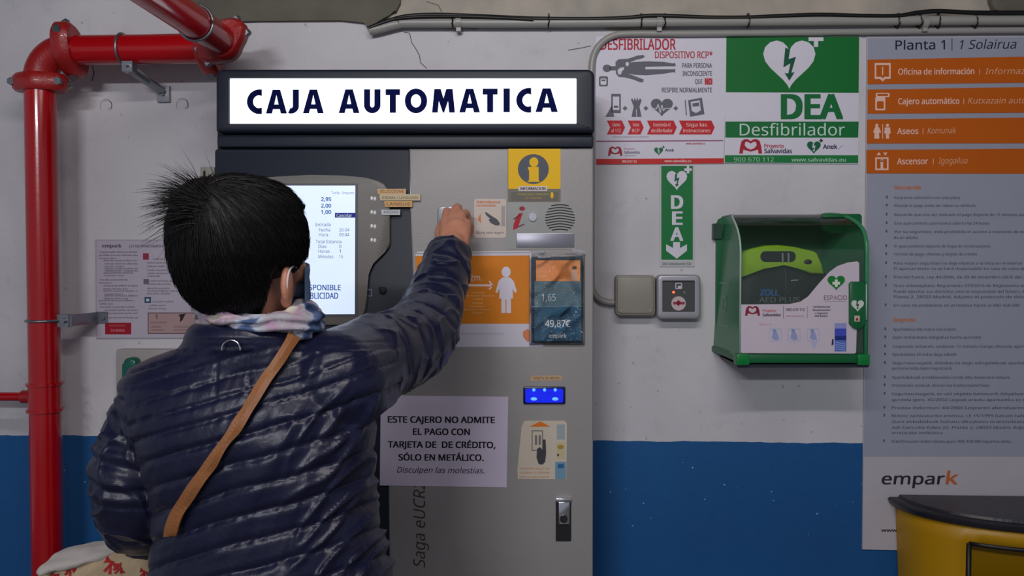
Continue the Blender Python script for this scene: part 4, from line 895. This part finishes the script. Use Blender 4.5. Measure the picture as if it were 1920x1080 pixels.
# opening in the body: columns k and heights
z_lid = zt - 0.022
zo1 = at(1860, 1040, -.26).z; zo0 = zo1 - 0.16
bm = bmesh.new(); hs = [0.0, 0.08, zo0, zo1, z_lid]; H = half(1.0, 32); g = []
for z in hs: g.append([bm.verts.new((x + (bx - x) * (.10 * (1 - z / z_lid)), y * (1 - .08 * (1 - z / z_lid)), z)) for x, y in H])
kin = [k for k, (x, y) in enumerate(H) if x > at(1808, 1040, -.2).x and x < 2 * bx - at(1808, 1040, -.2).x]
for j in range(len(hs) - 1):
    for k in range(len(H) - 1):
        if j == 2 and k in kin and (k + 1) in kin: continue
        bm.faces.new((g[j][k], g[j][k + 1], g[j + 1][k + 1], g[j + 1][k]))
for j in range(len(hs) - 1): bm.faces.new((g[j][0], g[j + 1][0], g[j + 1][-1], g[j][-1]))
bm.faces.new(g[0])
o = bm_obj('bin_body', bm, yb, M_yel, angle=50)
sd = o.modifiers.new('s', 'SOLIDIFY'); sd.thickness = .006; sd.offset = -1
# dark rim round the opening, liner
bm = bmesh.new(); k0, k1 = kin[0], kin[-1]
rim = [Vector((H[k][0], H[k][1] - .001, zo1)) for k in range(k0, k1 + 1)] + [Vector((H[k][0], H[k][1] - .001, zo0)) for k in range(k1, k0 - 1, -1)]
rim.append(rim[0]); rs = []
for p, q in zip(rim, rim[1:]): rs.append(p)
rs.append(rim[0]); add_tube(bm, [p + (Vector((bx, -.1, p.z)) - p) * .02 for p in rs], .006, 6); bm_obj('opening_rim', bm, yb, M_blackp, smooth=True)
bm = bmesh.new(); gi = []
for z in (.1, zo0 + .055): gi.append([bm.verts.new((bx + (x - bx) * .9, y * .88 - .005, z)) for x, y in H])
for k in range(len(H) - 1): bm.faces.new((gi[0][k], gi[0][k + 1], gi[1][k + 1], gi[1][k]))
bm_obj('liner', bm, yb, mat('dark_liner', (50, 44, 20), .6), smooth=True)
bm = bmesh.new(); HL = half(1.035, 40); rr_ = []
for z, s in ((z_lid - .004, .985), (z_lid, 1.0), (z_lid + .012, 1.012), (z_lid + .016, 1.0), (z_lid + .016, .95), (z_lid + .022, .94)):
    rr_.append([bm.verts.new((bx + (x - bx) * s, y * s, z)) for x, y in HL])
for p, q in zip(rr_, rr_[1:]):
    for k in range(len(HL) - 1): bm.faces.new((p[k], p[k + 1], q[k + 1], q[k]))
bm.faces.new(rr_[0]); bm.faces.new(rr_[-1])
for p, q in zip(rr_, rr_[1:]): bm.faces.new((p[0], q[0], q[-1], p[-1]))
bm_obj('lid', bm, yb, mat('black_lid', (40, 38, 46), .38, 0, .2, 20, .3, 60), angle=40)['label'] = 'black lid'

# ------------------------------------------------------------------ person
HX, HY = None, -1.01
per = thing('person', 'person with short dark hair in a navy quilted jacket reaching to the coin slot', 'person', (at(470, 800, -.98).x, -.98, 0))
M_skin = mat('skin', (196, 134, 108), .5, 0, .12, 30, .15, 200)
M_skin.node_tree.nodes['Principled BSDF'].inputs['Subsurface Weight'].default_value = .12
M_skin.node_tree.nodes['Principled BSDF'].inputs['Subsurface Radius'].default_value = (.012, .005, .003)
def loft(bm, rows, y_c, dep, n=36, pw=2.4):
    """rows: (py, xl, xr[, dy, depth]) in photo pixels at plane y_c"""
    rings = []
    for r_ in rows:
        py, xa_, xb_ = r_[:3]; dy = r_[3] if len(r_) > 3 else 0; dp = r_[4] if len(r_) > 4 else dep
        a_, b_ = at(xa_, py, y_c + dy), at(xb_, py, y_c + dy); c_ = (a_ + b_) / 2; hw = (b_ - a_).length / 2; ring = []
        sl = (b_.z - a_.z) / (2 * hw)
        for k in range(n):
            t = 2 * PI * k / n; ct, st = math.cos(t), math.sin(t)
            ex = math.copysign(abs(ct) ** (2 / pw), ct); ey = math.copysign(abs(st) ** (2 / pw), st)
            ring.append(bm.verts.new((c_.x + hw * ex, y_c + dy + dp * ey, c_.z)))
        rings.append(ring)
    for p, q in zip(rings, rings[1:]):
        for k in range(n): bm.faces.new((p[k], p[(k + 1) % n], q[(k + 1) % n], q[k]))
    bm.faces.new(rings[0]); bm.faces.new(rings[-1][::-1])
# --- jacket
bm = bmesh.new(); YT = -0.98
loft(bm, [(598, 376, 560, -.01, .080), (606, 366, 580, -.01, .092), (622, 358, 596, -.01, .098), (640, 352, 610, -.005, .10), (652, 335, 630, 0, .10), (666, 296, 655, 0, .10), (684, 258, 684, 0, .10), (712, 236, 700, 0, .112), (750, 240, 704, 0, .12), (800, 262, 700, 0, .125), (860, 286, 694, 0, .125), (930, 306, 694, 0, .122), (1000, 306, 708, 0, .125), (1080, 296, 728, 0, .135), (1200, 282, 750, 0, .145), (1330, 280, 752, 0, .145), (1420, 286, 744, 0, .14)], YT, .12, 48)
ARM_R = [at(628, 712, -1.0), at(690, 678, -.90), at(742, 658, -.80), at(786, 632, -.715), at(812, 578, -.63), at(830, 522, -.56), at(843, 472, -.49)]
RAD_R = [.078, .072, .068, .066, .059, .053, .043]
add_tube(bm, smooth_path(ARM_R, 4), interp(RAD_R, 4), 24)
for p, r_ in ((ARM_R[0], .078),): ell(bm, p, (r_, r_, r_))
ARM_L = [at(298, 756, -.98), at(272, 812, -.98), at(258, 876, -.985), at(256, 930, -.98), at(268, 968, -.94), at(300, 985, -.86), at(325, 990, -.78), at(340, 990, -.72)]
RAD_L = [.052, .060, .064, .063, .060, .052, .047, .040]
add_tube(bm, smooth_path(ARM_L, 4), interp(RAD_L, 4), 24); ell(bm, ARM_L[0], (.054,) * 3)
jm = remesh(bm, 0.0034, 6)
def seg_param(p, L, acc):
    best = (9, 0, 0)
    for i in range(len(L) - 1):
        a_, b_ = L[i], L[i + 1]; d = b_ - a_; t = max(0, min(1, (p - a_).dot(d) / d.length_squared)); q = a_ + d * t
        dd = (p - q).length
        if dd < best[0]: best = (dd, acc[i] + d.length * t, i)
    return best
def accs(L):
    o = [0]
    for a_, b_ in zip(L, L[1:]): o.append(o[-1] + (b_ - a_).length)
    return o
AR, AL = accs(ARM_R), accs(ARM_L)
SEAMS = [560, 604, 636, 668, 702, 736, 770, 816, 868, 918, 968, 1020, 1072, 1124, 1180, 1240, 1300, 1360, 1420, 1500, 1600]
import bisect
def puff(t): return 1 - (1 - abs(math.sin(PI * t))) ** 3.2
def sst(x): x = max(0, min(1, x)); return x * x * (3 - 2 * x)
me = jm; ns = [v.normal.copy() for v in me.vertices]
cos = [v.co.copy() for v in me.vertices]
flat = []
for i, p in enumerate(cos):
    px, py = proj(p)
    dR, sR, _ = seg_param(p, ARM_R, AR); dL, sL, _ = seg_param(p, ARM_L, AL)
    wR = sst((sR - .05) / .05) if dR < .085 else 0
    if px < 690: wR *= sst((px - 640) / 50)
    wL = sst((300 - px) / 26) if (dL < .085 and py > 745) else 0
    if p.y > -.92 and dL < .075 and py > 900: wL = 1
    # torso height field
    xx = px - 450
    v = py + .24 * xx + .00028 * xx * abs(xx)
    v += 5 * noise.noise(Vector((px * .012, py * .012, 1.7)))
    j = bisect.bisect(SEAMS, v); 
    if py < 655: hT = -.001 * (1 - min(1, abs(py - 638) / 4))
    elif 0 < j < len(SEAMS):
        g_ = SEAMS[j] - SEAMS[j - 1]; t = (v - SEAMS[j - 1]) / g_
        amp = .0030 + .0030 * min(1, max(0, (v - 700) / 120))
        hT = amp * puff(t)
        # small gathers running across the baffles near each seam
        gat = noise.noise(Vector((px * .085 + py * .03, py * .018, 5.5)))
        hT += .0026 * gat * (1 - .75 * sst(min(t, 1 - t) * 4)) * (.3 + .7 * sst((v - 640) / 60))
        big = noise.noise(Vector(((px * .8 + py * .55) * .022, (py * .8 - px * .5) * .006, 9)))
        hT += .0035 * big * sst((v - 740) / 100)
        rt = sst((px - 500) / 120) * sst((py - 690) / 90)
        rid = 1 - abs(noise.noise(Vector(((px * .80 + py * .60) * .032, (py * .8 - px * .6) * .007, 2.2)))) * 2
        hT += .009 * max(0, rid) ** 3 * rt
    else: hT = .004
    # yoke stitched box
    if 402 < px < 470 and 662 < py < 742:
        if abs(px - 404) < 3 or abs(px - 466) < 3: hT -= .002
    def armh(s, d, spacing, amp, seed):
        tt = s / spacing + .25 * noise.noise(p * 14); f = tt - math.floor(tt)
        h = amp * puff(f)
        n1 = noise.noise(Vector((s * 26, math.atan2(p.z, p.x) * 2, seed)))
        rid = 1 - abs(noise.noise(p * 22 + Vector((seed, 0, 0)))) * 2
        return h + .003 * n1 + .0045 * max(0, rid) ** 4
    hR = armh(sR, dR, .062, .0034, 1.0); hL = armh(sL, dL, .055, .003, 4.0)
    if sL < .14: hL += .002 * math.sin(sL * 260)
    h = hT * (1 - wR) * (1 - wL) + hR * wR + hL * wL * (1 - wR)
    flat += list(p + ns[i] * (h - .004))
me.vertices.foreach_set('co', flat); me.update()
M_jack = mat('navy_nylon', (18, 20, 50), .36, 0, .15, 10, .12, 160, coat=.0, spec=.42)
M_jack.node_tree.nodes['Principled BSDF'].inputs['Sheen Weight'].default_value = .05
jk = link('jacket', me, per, M_jack, True); jsm = jk.modifiers.new('s', 'SMOOTH'); jsm.factor = .5; jsm.iterations = 1; jk['label'] = 'navy quilted puffer jacket'
bvh = BVHTree.FromPolygons([v.co.copy() for v in me.vertices], [tuple(p.vertices) for p in me.polygons])
def hit(px, py, bv=None, off=.004):
    d = ray(px, py).normalized(); loc, nor, _, _ = (bv or bvh).ray_cast(CAM, d)
    if loc is None: return None, None
    return loc + nor * off, nor
# strap
cen = [(548, 632), (538, 652), (520, 684), (500, 716), (480, 750), (462, 780), (444, 806), (424, 836), (404, 862), (384, 892), (362, 925), (344, 955), (332, 985), (328, 1000)]
C2 = smooth_path([Vector((a_, b_, 0)) for a_, b_ in cen], 4); pts = []
for i, c_ in enumerate(C2):
    t = (C2[min(i + 1, len(C2) - 1)] - C2[max(i - 1, 0)]).normalized(); nrm = Vector((-t.y, t.x, 0))
    hw_ = 10.5 - 5.5 * math.exp(-((c_.y - 832) / 14) ** 2)
    L_, nl = hit(*(c_ + nrm * hw_).xy, off=.006); R_, nr = hit(*(c_ - nrm * hw_).xy, off=.006); Mx, nm = hit(*c_.xy, off=.007)
    if L_ and R_ and Mx: pts.append((L_, (L_ + R_) / 2 + Vector((0, -.0015, 0)), R_))
# smooth along so that it bridges the quilting
raw = pts
for _ in range(6):
    pts = [pts[0]] + [tuple((pts[i - 1][k] + pts[i][k] * 2 + pts[i + 1][k]) / 4 for k in range(3)) for i in range(1, len(pts) - 1)] + [pts[-1]]
bm = bmesh.new(); rows = [[bm.verts.new(v + Vector((0, -.0045, 0))) for v in p] for p in pts]
for p, q in zip(rows, rows[1:]):
    for k in range(2): bm.faces.new((p[k], p[k + 1], q[k + 1], q[k]))
st = bm_obj('bag_strap', bm, per, mat('tan_leather', (146, 92, 50), .5, 0, .15, 40, .2, 200)); st['label'] = 'tan crossbody bag strap'
sm = st.modifiers.new('s', 'SOLIDIFY'); sm.thickness = .003; sm.offset = 1
# collar ring
p0, n0 = hit(437, 656, off=.003)
bm = bmesh.new(); n = 20; add_tube(bm, [p0 + Vector((.0125 * math.cos(PI * k / n), -.004, .0125 * math.sin(PI * k / n))) for k in range(-1, n + 2)], .0013, 8)
bm_obj('neck_ring', bm, per, M_chrome, smooth=True)['label'] = 'half-round metal ring'

# --- head
HC = at(453, 470, HY); YAW = R(-21)
RH = Matrix.Rotation(YAW, 3, 'Z')
def hl(x, y, z): return HC + RH @ Vector((x, y, z))
bm = bmesh.new()
ell(bm, hl(0, -.005, .022), (.074, .092, .085), RH, 28, 20)
ell(bm, hl(0, .03, -.045), (.056, .060, .062), RH); ell(bm, hl(0, .062, -.082), (.028, .022, .018), RH)
ell(bm, hl(0, .092, -.022), (.011, .016, .020), RH); ell(bm, hl(0, .078, -.003), (.03, .014, .03), RH)
for s in (-1, 1):
    ell(bm, hl(s * .036, .068, -.028), (.022, .02, .02), RH); ell(bm, hl(s * .032, .080, .016), (.02, .01, .007), RH)
    ell(bm, hl(s * .080, .000, -.048), (.008, .017, .028), RH @ Matrix.Rotation(R(s * 24), 3, 'Z')); ell(bm, hl(s * .076, .004, -.070), (.007, .010, .012), RH)
add_tube(bm, [hl(0, .0, -.03), hl(0, .004, -.09), Vector((at(468, 600, -.97).x, -.975, at(470, 655, -.98).z))], [.054, .050, .056], 24)
# torso, arms and legs under the clothes: one body
loft(bm, [(650, 400, 550, 0, .05), (690, 300, 640, 0, .07), (760, 270, 665, 0, .085), (900, 330, 670, 0, .085), (1050, 330, 690, 0, .09), (1250, 310, 720, 0, .105)], YT, .09, 24)
add_tube(bm, ARM_R, [r_ * .55 for r_ in RAD_R], 16); add_tube(bm, ARM_L, [r_ * .55 for r_ in RAD_L], 16)
hipz = at(500, 1250, YT).z; hx = at(515, 1250, YT).x
LEG = [[Vector((hx + s * .085, YT, hipz + .02)), Vector((hx + s * .095, YT - .01, .50)), Vector((hx + s * .10, YT + .01, .10))] for s in (-1, 1)]
for L_ in LEG: add_tube(bm, L_, [.085, .055, .038], 16)
# right hand
def hp(px, py, y): return at(px, py, y)
W = hp(846, 476, -.485)
chain = lambda pts, rs: add_tube(bm, smooth_path(pts, 4), interp(rs, 4), 12)
add_tube(bm, smooth_path([ARM_R[-2], W, hp(850, 452, -.445)], 4), interp([.026, .026, .026], 4), 16)
MCP = [hp(836, 414, -.385), hp(850, 402, -.380), hp(864, 403, -.385), hp(874, 418, -.395)]
for i, mc in enumerate(MCP):
    base = hp(840 + 8 * i, 462, -.45)
    chain([base, (base + mc) / 2 + Vector((0, -.004, 0)), mc], [.017, .016, .0125])
ell(bm, hp(856, 438, -.415), (.030, .020, .034)); ell(bm, hp(864, 450, -.420), (.020, .018, .026))
FN = [([MCP[0], hp(838, 396, -.355), hp(840, 402, -.330), hp(841, 409, -.3165)], [.0115, .0098, .0088, .0078]),
      ([MCP[1], hp(858, 389, -.352), hp(860, 402, -.335), hp(854, 420, -.338)], [.0118, .0102, .0095, .0085]),
      ([MCP[2], hp(874, 401, -.358), hp(876, 420, -.348), hp(866, 434, -.352)], [.0112, .0098, .009, .008]),
      ([MCP[3], hp(881, 424, -.378), hp(879, 441, -.368), hp(869, 448, -.372)], [.010, .0088, .008, .0072])]
for q, rs in FN: chain(q, rs)
for q, rs in FN: ell(bm, q[-1], (rs[-1],) * 3, None, 10, 8)
TH = [hp(838, 464, -.45), hp(826, 446, -.405), hp(826, 428, -.365), hp(833, 416, -.3235)]
chain(TH, [.017, .0125, .0108, .009]); ell(bm, TH[-1], (.009,) * 3, None, 10, 8)
# left hand holding the bag handles
HLp = ARM_L[-1]; wl = HLp + Vector((.01, .035, 0)); pl = wl + Vector((.004, .05, -.01))
add_tube(bm, [HLp, wl], [.024, .024], 14); chain([wl, pl - Vector((0, .01, 0)), pl], [.024, .034, .030])
for i in range(4):
    b0 = pl + Vector((-.03 + .02 * i, .02, 0)); chain([pl + Vector((-.02 + .014 * i, -.01, 0)), b0, b0 + Vector((0, .022, -.014)), b0 + Vector((0, .012, -.034)), b0 + Vector((0, -.012, -.036))], [.012, .0105, .0098, .009, .008])
chain([wl + Vector((-.02, .005, 0)), wl + Vector((-.042, .03, -.006)), wl + Vector((-.04, .055, -.016)), wl + Vector((-.02, .07, -.026))], [.015, .012, .0105, .009])
bmm = remesh(bm, 0.0030, 3)
link('body', bmm, per, M_skin, True)['label'] = 'bare hand, face and neck'
# eyes, brows, mask
for s in (-1, 1):
    bm = bmesh.new(); ell(bm, hl(s * .030, .0815, .004), (.011, .0055, .006), RH, 14, 10); bm_obj('eye', bm, per, mat('eye_white', (220, 216, 214), .2), smooth=True)
    bm = bmesh.new(); add_tube(bm, [hl(s * (.018 + .01 * k), .092 - .003 * k * k * .5, .024 + .002 * (k % 3)) for k in range(4)], .003, 6); bm_obj('eyebrow', bm, per, mat('hair_black', (20, 18, 20), .5), smooth=True)
bm = bmesh.new(); rows = []
for j in range(9):
    row = []
    for i in range(17):
        u = -1 + i / 8; v_ = j / 8
        row.append(bm.verts.new(hl(.066 * math.sin(u * 1.25), .030 + .085 * math.cos(u * 1.25) ** .8 + (.006 if 3 < j < 6 else 0) * (1 - abs(u)) + (.004 * math.sin(v_ * 20)) * (1 - abs(u)), -.012 - .088 * v_ + .012 * abs(u) * (1 - 2 * v_) * -1)))
    rows.append(row)
for p, q in zip(rows, rows[1:]):
    for i in range(16): bm.faces.new((p[i], p[i + 1], q[i + 1], q[i]))
mk = bm_obj('face_mask', bm, per, mat('blue_mask_fabric', (92, 116, 150), .7), smooth=True); mk['label'] = 'pale blue face mask'
sdm = mk.modifiers.new('s', 'SOLIDIFY'); sdm.thickness = .002; sdm.offset = 1
for s in (-1, 1):
    bm = bmesh.new(); add_tube(bm, smooth_path([hl(s * .062, .048, -.03), hl(s * .080, .016, -.022), hl(s * .089, -.006, -.030), hl(s * .089, -.010, -.050), hl(s * .080, .004, -.076), hl(s * .062, .046, -.085)], 4), .0014, 6)
    lp = bm_obj('ear_loop', bm, None, mat('mask_elastic', (214, 208, 214), .6), smooth=True); lp.parent = mk; lp.location = (0, 0, 0)
    lp.matrix_parent_inverse = Matrix.Identity(4)
# --- hair cap
def hair_rows():
    return [(333, 418, 470), (337, 395, 495), (345, 372, 520), (360, 355, 542), (385, 339, 561), (415, 331, 573), (450, 328, 577), (480, 331, 573), (505, 336, 562), (530, 345, 552), (552, 357, 540), (570, 372, 528), (584, 392, 514), (592, 418, 496)]
bm = bmesh.new(); rings = []; n = 64
dps = [.030, .052, .072, .088, .100, .106, .106, .103, .097, .088, .078, .066, .052, .034]
for (py, xa_, xb_), dp in zip(hair_rows(), dps):
    a_, b_ = at(xa_, py, HY), at(xb_, py, HY); c_ = (a_ + b_) / 2; hw = (b_ - a_).length / 2; ring = []
    for k in range(n):
        t = 2 * PI * k / n; vx = hw * math.cos(t); vy = dp * math.sin(t); q = Vector((c_.x + vx, HY + vy, c_.z))
        lq = RH.transposed() @ (q - HC); ang = math.degrees(math.atan2(lq.x, lq.y))  # 0 = face direction
        fr_ = 0
        if lq.z < .045: fr_ = sst((68 - abs(ang)) / 14)
        if lq.z < -.02: fr_ = max(fr_, sst((112 - abs(ang)) / 10) * sst((-.022 - lq.z) / .014))
        if fr_: q = q.lerp(HC + Vector((0, 0, q.z - HC.z)), .42 * fr_)
        ring.append(bm.verts.new(q))
    rings.append(ring)
for p, q in zip(rings, rings[1:]):
    for k in range(n): bm.faces.new((p[k], p[(k + 1) % n], q[(k + 1) % n], q[k]))
bm.faces.new(rings[0]); bm.faces.new(rings[-1][::-1])
bmesh.ops.subdivide_edges(bm, edges=bm.edges[:], cuts=1, use_grid_fill=True)
WH = at(388, 378, -1.09)
for v in bm.verts:
    d = (v.co - WH); a_ = math.atan2(d.x, d.z) * 1.0
    v.co += v.normal * 0.0
M_hair = mat('hair_dark', (15, 13, 14), .5, 0, .35, 60, spec=.35)
bmesh.ops.recalc_face_normals(bm, faces=bm.faces)
hv = BVHTree.FromBMesh(bm)
hc = bm_obj('hair', bm, per, M_hair, smooth=True); hc['label'] = 'short dark hair'
# strands following the crown whorl
verts = []; faces = []
def strand(pts, r0):
    i0 = len(verts); m_ = len(pts); up = (pts[0] - HC).normalized()
    for i, p in enumerate(pts):
        t = (pts[min(i + 1, m_ - 1)] - pts[max(i - 1, 0)]).normalized(); u = up.cross(t)
        u = u.normalized() if u.length > 1e-5 else Vector((1, 0, 0)); w_ = u.cross(t); r_ = r0 * (1 - .85 * i / (m_ - 1))
        for k in range(3): a_ = 2 * PI * k / 3; verts.append(p + (u * math.cos(a_) + w_ * math.sin(a_)) * r_)
    for i in range(m_ - 1):
        for k in range(3): faces.append((i0 + 3 * i + k, i0 + 3 * i + (k + 1) % 3, i0 + 3 * i + 3 + (k + 1) % 3, i0 + 3 * i + 3 + k))
random.seed(11)
for _ in range(9000):
    d0 = Vector((random.gauss(0, 1), random.gauss(0, 1), random.gauss(0, 1))).normalized()
    loc, nor, _, _ = hv.ray_cast(HC + d0 * .4, -d0)
    if loc is None: continue
    lq = RH.transposed() @ (loc - HC); ang = abs(math.degrees(math.atan2(lq.x, lq.y)))
    if lq.z < .035 and ang < 62: continue
    if lq.z < -.03 and ang < 100: continue
    pts = [loc]; lift = random.uniform(.0005, .004); p = loc; L_ = random.uniform(.004, .0085)
    for s_ in range(6):
        d = (p - WH); d = (d.normalized() + Vector((0, 0, -.55)) + Vector((random.uniform(-.18, .18),) * 3))
        c0, n0, _, _ = hv.find_nearest(p)
        d = (d - n0 * d.dot(n0)).normalized()
        p = p + d * L_; c1, n1, _, _ = hv.find_nearest(p)
        p = c1 + n1 * (lift * (s_ + 1) / 4)
        pts.append(p)
    lz = (RH.transposed() @ (pts[-1] - HC)); a2 = abs(math.degrees(math.atan2(lz.x, lz.y)))
    if lz.z < -.034 and a2 < 92: continue
    strand(pts, random.uniform(.0005, .0010))
# unruly tuft at the crown
for _ in range(430):
    bx_ = random.gauss(366, 15); by_ = random.gauss(380, 16)
    q, nr = hit(max(340, bx_), by_, hv, 0)
    if q is None: continue
    ang = math.radians(160 + (by_ - 380) * 1.1 - (bx_ - 366) * .9 + random.gauss(0, 9)); d = Vector((math.cos(ang), random.uniform(-.5, .1), math.sin(ang) * .8 + .08)).normalized()
    L_ = random.uniform(.030, .062); dn = Vector((-.2, 0, -1))
    strand([q + d * L_ * t + dn * (L_ * .20 * t * t) for t in (0, .25, .5, .75, 1)], random.uniform(.0004, .0008))
me = bpy.data.meshes.new('hair_strands'); me.from_pydata(verts, [], faces)
hs_ = link('hair_strands', me, None, M_hair, True); hs_.parent = hc; hs_['kind'] = 'stuff'
# --- scarf
bm = bmesh.new()
def loopx(pts, rs, n=12): add_tube(bm, smooth_path(pts, 5), interp(rs, 5), n)
sy = -.98; nx_ = at(470, 600, sy).x
def sc(px, py, dy): return at(px, py, sy + dy * 1.16 - .004)
loopx([sc(384, 594, .02), sc(382, 595, -.02), sc(410, 597, -.062), sc(460, 604, -.076), sc(520, 607, -.070), sc(566, 608, -.045), sc(578, 604, .0), sc(560, 596, .05), sc(480, 590, .07), sc(400, 590, .05), sc(384, 592, .02)], [.012, .012, .010, .010, .013, .019, .024, .023, .022, .018, .012])
loopx([sc(388, 585, .0), sc(420, 592, -.050), sc(480, 598, -.062), sc(535, 596, -.052), sc(566, 588, -.01), sc(560, 585, .04), sc(480, 580, .06), sc(400, 582, .04)], [.011, .009, .009, .012, .017, .02, .02, .012])
loopx([sc(540, 612, -.06), sc(572, 612, -.04), sc(585, 610, .0)], [.014, .018, .014])
sm_ = remesh(bm, .003, 5)
for v in sm_.vertices:
    v.co += v.normal * (.0035 * math.sin(v.co.z * 420 + 5 * noise.noise(v.co * 20)) + .004 * noise.noise(v.co * 40))
M_scarf = bpy.data.materials.new('printed_scarf'); M_scarf.use_nodes = True; nt = M_scarf.node_tree; b = nt.nodes['Principled BSDF']; b.inputs['Roughness'].default_value = .8
tc = nt.nodes.new('ShaderNodeTexCoord'); vz = nt.nodes.new('ShaderNodeTexNoise'); vz.inputs['Scale'].default_value = 17; vz.inputs['Detail'].default_value = 1.5; rp = nt.nodes.new('ShaderNodeValToRGB')
nt.links.new(tc.outputs['Object'], vz.inputs['Vector']); nt.links.new(vz.outputs['Fac'], rp.inputs[0]); nt.links.new(rp.outputs[0], b.inputs['Base Color'])
E = rp.color_ramp; E.elements[0].position = .30; E.elements[0].color = (*[lin(c) for c in (44, 62, 106)], 1); E.elements[1].position = .74; E.elements[1].color = (*[lin(c) for c in (176, 190, 150)], 1)
for ps, c in ((.40, (78, 98, 140)), (.44, (186, 190, 206)), (.52, (172, 166, 174)), (.58, (176, 142, 168)), (.64, (206, 200, 184))):
    e = E.elements.new(ps); e.color = (*[lin(v) for v in c], 1)
link('scarf', sm_, per, M_scarf, True)['label'] = 'pale patterned scarf'
# --- trousers, shoes (below the frame)
bm = bmesh.new()
for L_ in LEG: add_tube(bm, [L_[0] + Vector((0, 0, .06)), L_[0], L_[1], L_[2] + Vector((0, 0, -.03))], [.11, .11, .078, .065], 20)
link('trousers', remesh(bm, .006, 3), per, mat('dark_denim', (26, 28, 40), .8), True)
for L_ in LEG:
    bm = bmesh.new(); b0 = L_[2]; ell(bm, (b0.x, b0.y + .05, .045), (.045, .125, .045)); ell(bm, (b0.x, b0.y - .01, .07), (.04, .055, .06)); add_box(bm, (b0.x - .043, b0.y - .07, 0), (b0.x + .043, b0.y + .17, .022))
    link('shoe', remesh(bm, .005, 3), per, M_blackp, True)

# ------------------------------------------------------------------ shopping bag
bg = thing('shopping_bag', 'cream cloth bag with red bow motifs held under the left elbow', 'bag', at(190, 1250, -.80))
bm = bmesh.new(); loft(bm, [(1022, 196, 250, 0, .018), (1034, 150, 282, 0, .035), (1046, 112, 294, 0, .045), (1064, 88, 296, 0, .05), (1100, 74, 296, 0, .055), (1200, 66, 296, 0, .06), (1330, 72, 294, 0, .06), (1400, 84, 290, 0, .06)], -.775, .06, 32, 2.2)
bgm = remesh(bm, .005, 4)
for v in bgm.vertices:
    p = v.co; v.co += v.normal * (.010 * noise.noise(p * 14) + .006 * (max(0, 1 - abs(noise.noise(p * 24)) * 2)) ** 2)
bgm.update()
bagb = link('bag_body', bgm, bg, mat('cream_cloth', (196, 172, 140), .8, 0, .35, 22, .3, 120), True)
bv2 = BVHTree.FromPolygons([v.co.copy() for v in bgm.vertices], [tuple(p.vertices) for p in bgm.polygons])
M_bow = mat('red_print', (186, 20, 30), .7)
def motif(cx, cy, s, a_):
    bm = bmesh.new(); ca, sa = math.cos(a_), math.sin(a_)
    for shp in ([(-.1, 0), (-1, -.6), (-.8, .1), (-.9, .5)], [(.1, 0), (1, -.5), (.9, .1), (.8, .6)], [(-.1, 0), (-.5, 1.3), (-.15, 1.3), (.05, .2)], [(.1, 0), (.6, 1.2), (.25, 1.35), (-.05, .2)], [(-.22, -.22), (.22, -.22), (.22, .22), (-.22, .22)]):
        vs_ = []
        for x, y in shp:
            q, nn = hit(cx + (x * ca - y * sa) * s, cy + (x * sa + y * ca) * s, bv2, .0022)
            if q is None: bm.free(); return
            vs_.append(bm.verts.new(q))
        bm.faces.new(vs_)
    bm_obj('bow_print', bm, bg, M_bow)
for args in ((132, 1064, 13, .3), (210, 1056, 15, .5), (226, 1066, 10, 1.2), (104, 1078, 8, .1), (270, 1072, 9, .4), (170, 1120, 13, .2), (240, 1130, 13, .5), (110, 1140, 12, .1)): motif(*args)
bm = bmesh.new(); loft(bm, [(1018, 190, 232, 0, .012), (1026, 140, 240, 0, .03), (1038, 104, 216, 0, .045), (1050, 90, 170, 0, .05), (1062, 84, 120, 0, .045)], -.787, .04, 24, 2.2)
fm = remesh(bm, .004, 5)
for v in fm.vertices: v.co += v.normal * (.004 * noise.noise(v.co * 40))
link('bag_flap', fm, bg, mat('white_cloth', (196, 188, 184), .75, 0, .1, 20), True)['label'] = 'folded white cloth edge'
for dx in (-.03, .03):
    hpnt = pl + Vector((dx, .012, -.018)); q = at(230 + dx * 600, 1046, -.80)
    tube('bag_handle', smooth_path([q, (q + hpnt) / 2 + Vector((0, .01, .01)), hpnt, hpnt + Vector((.0, .01, -.02))], 4), .005, mat('cream_cloth', (196, 172, 140), .8), bg, 8)
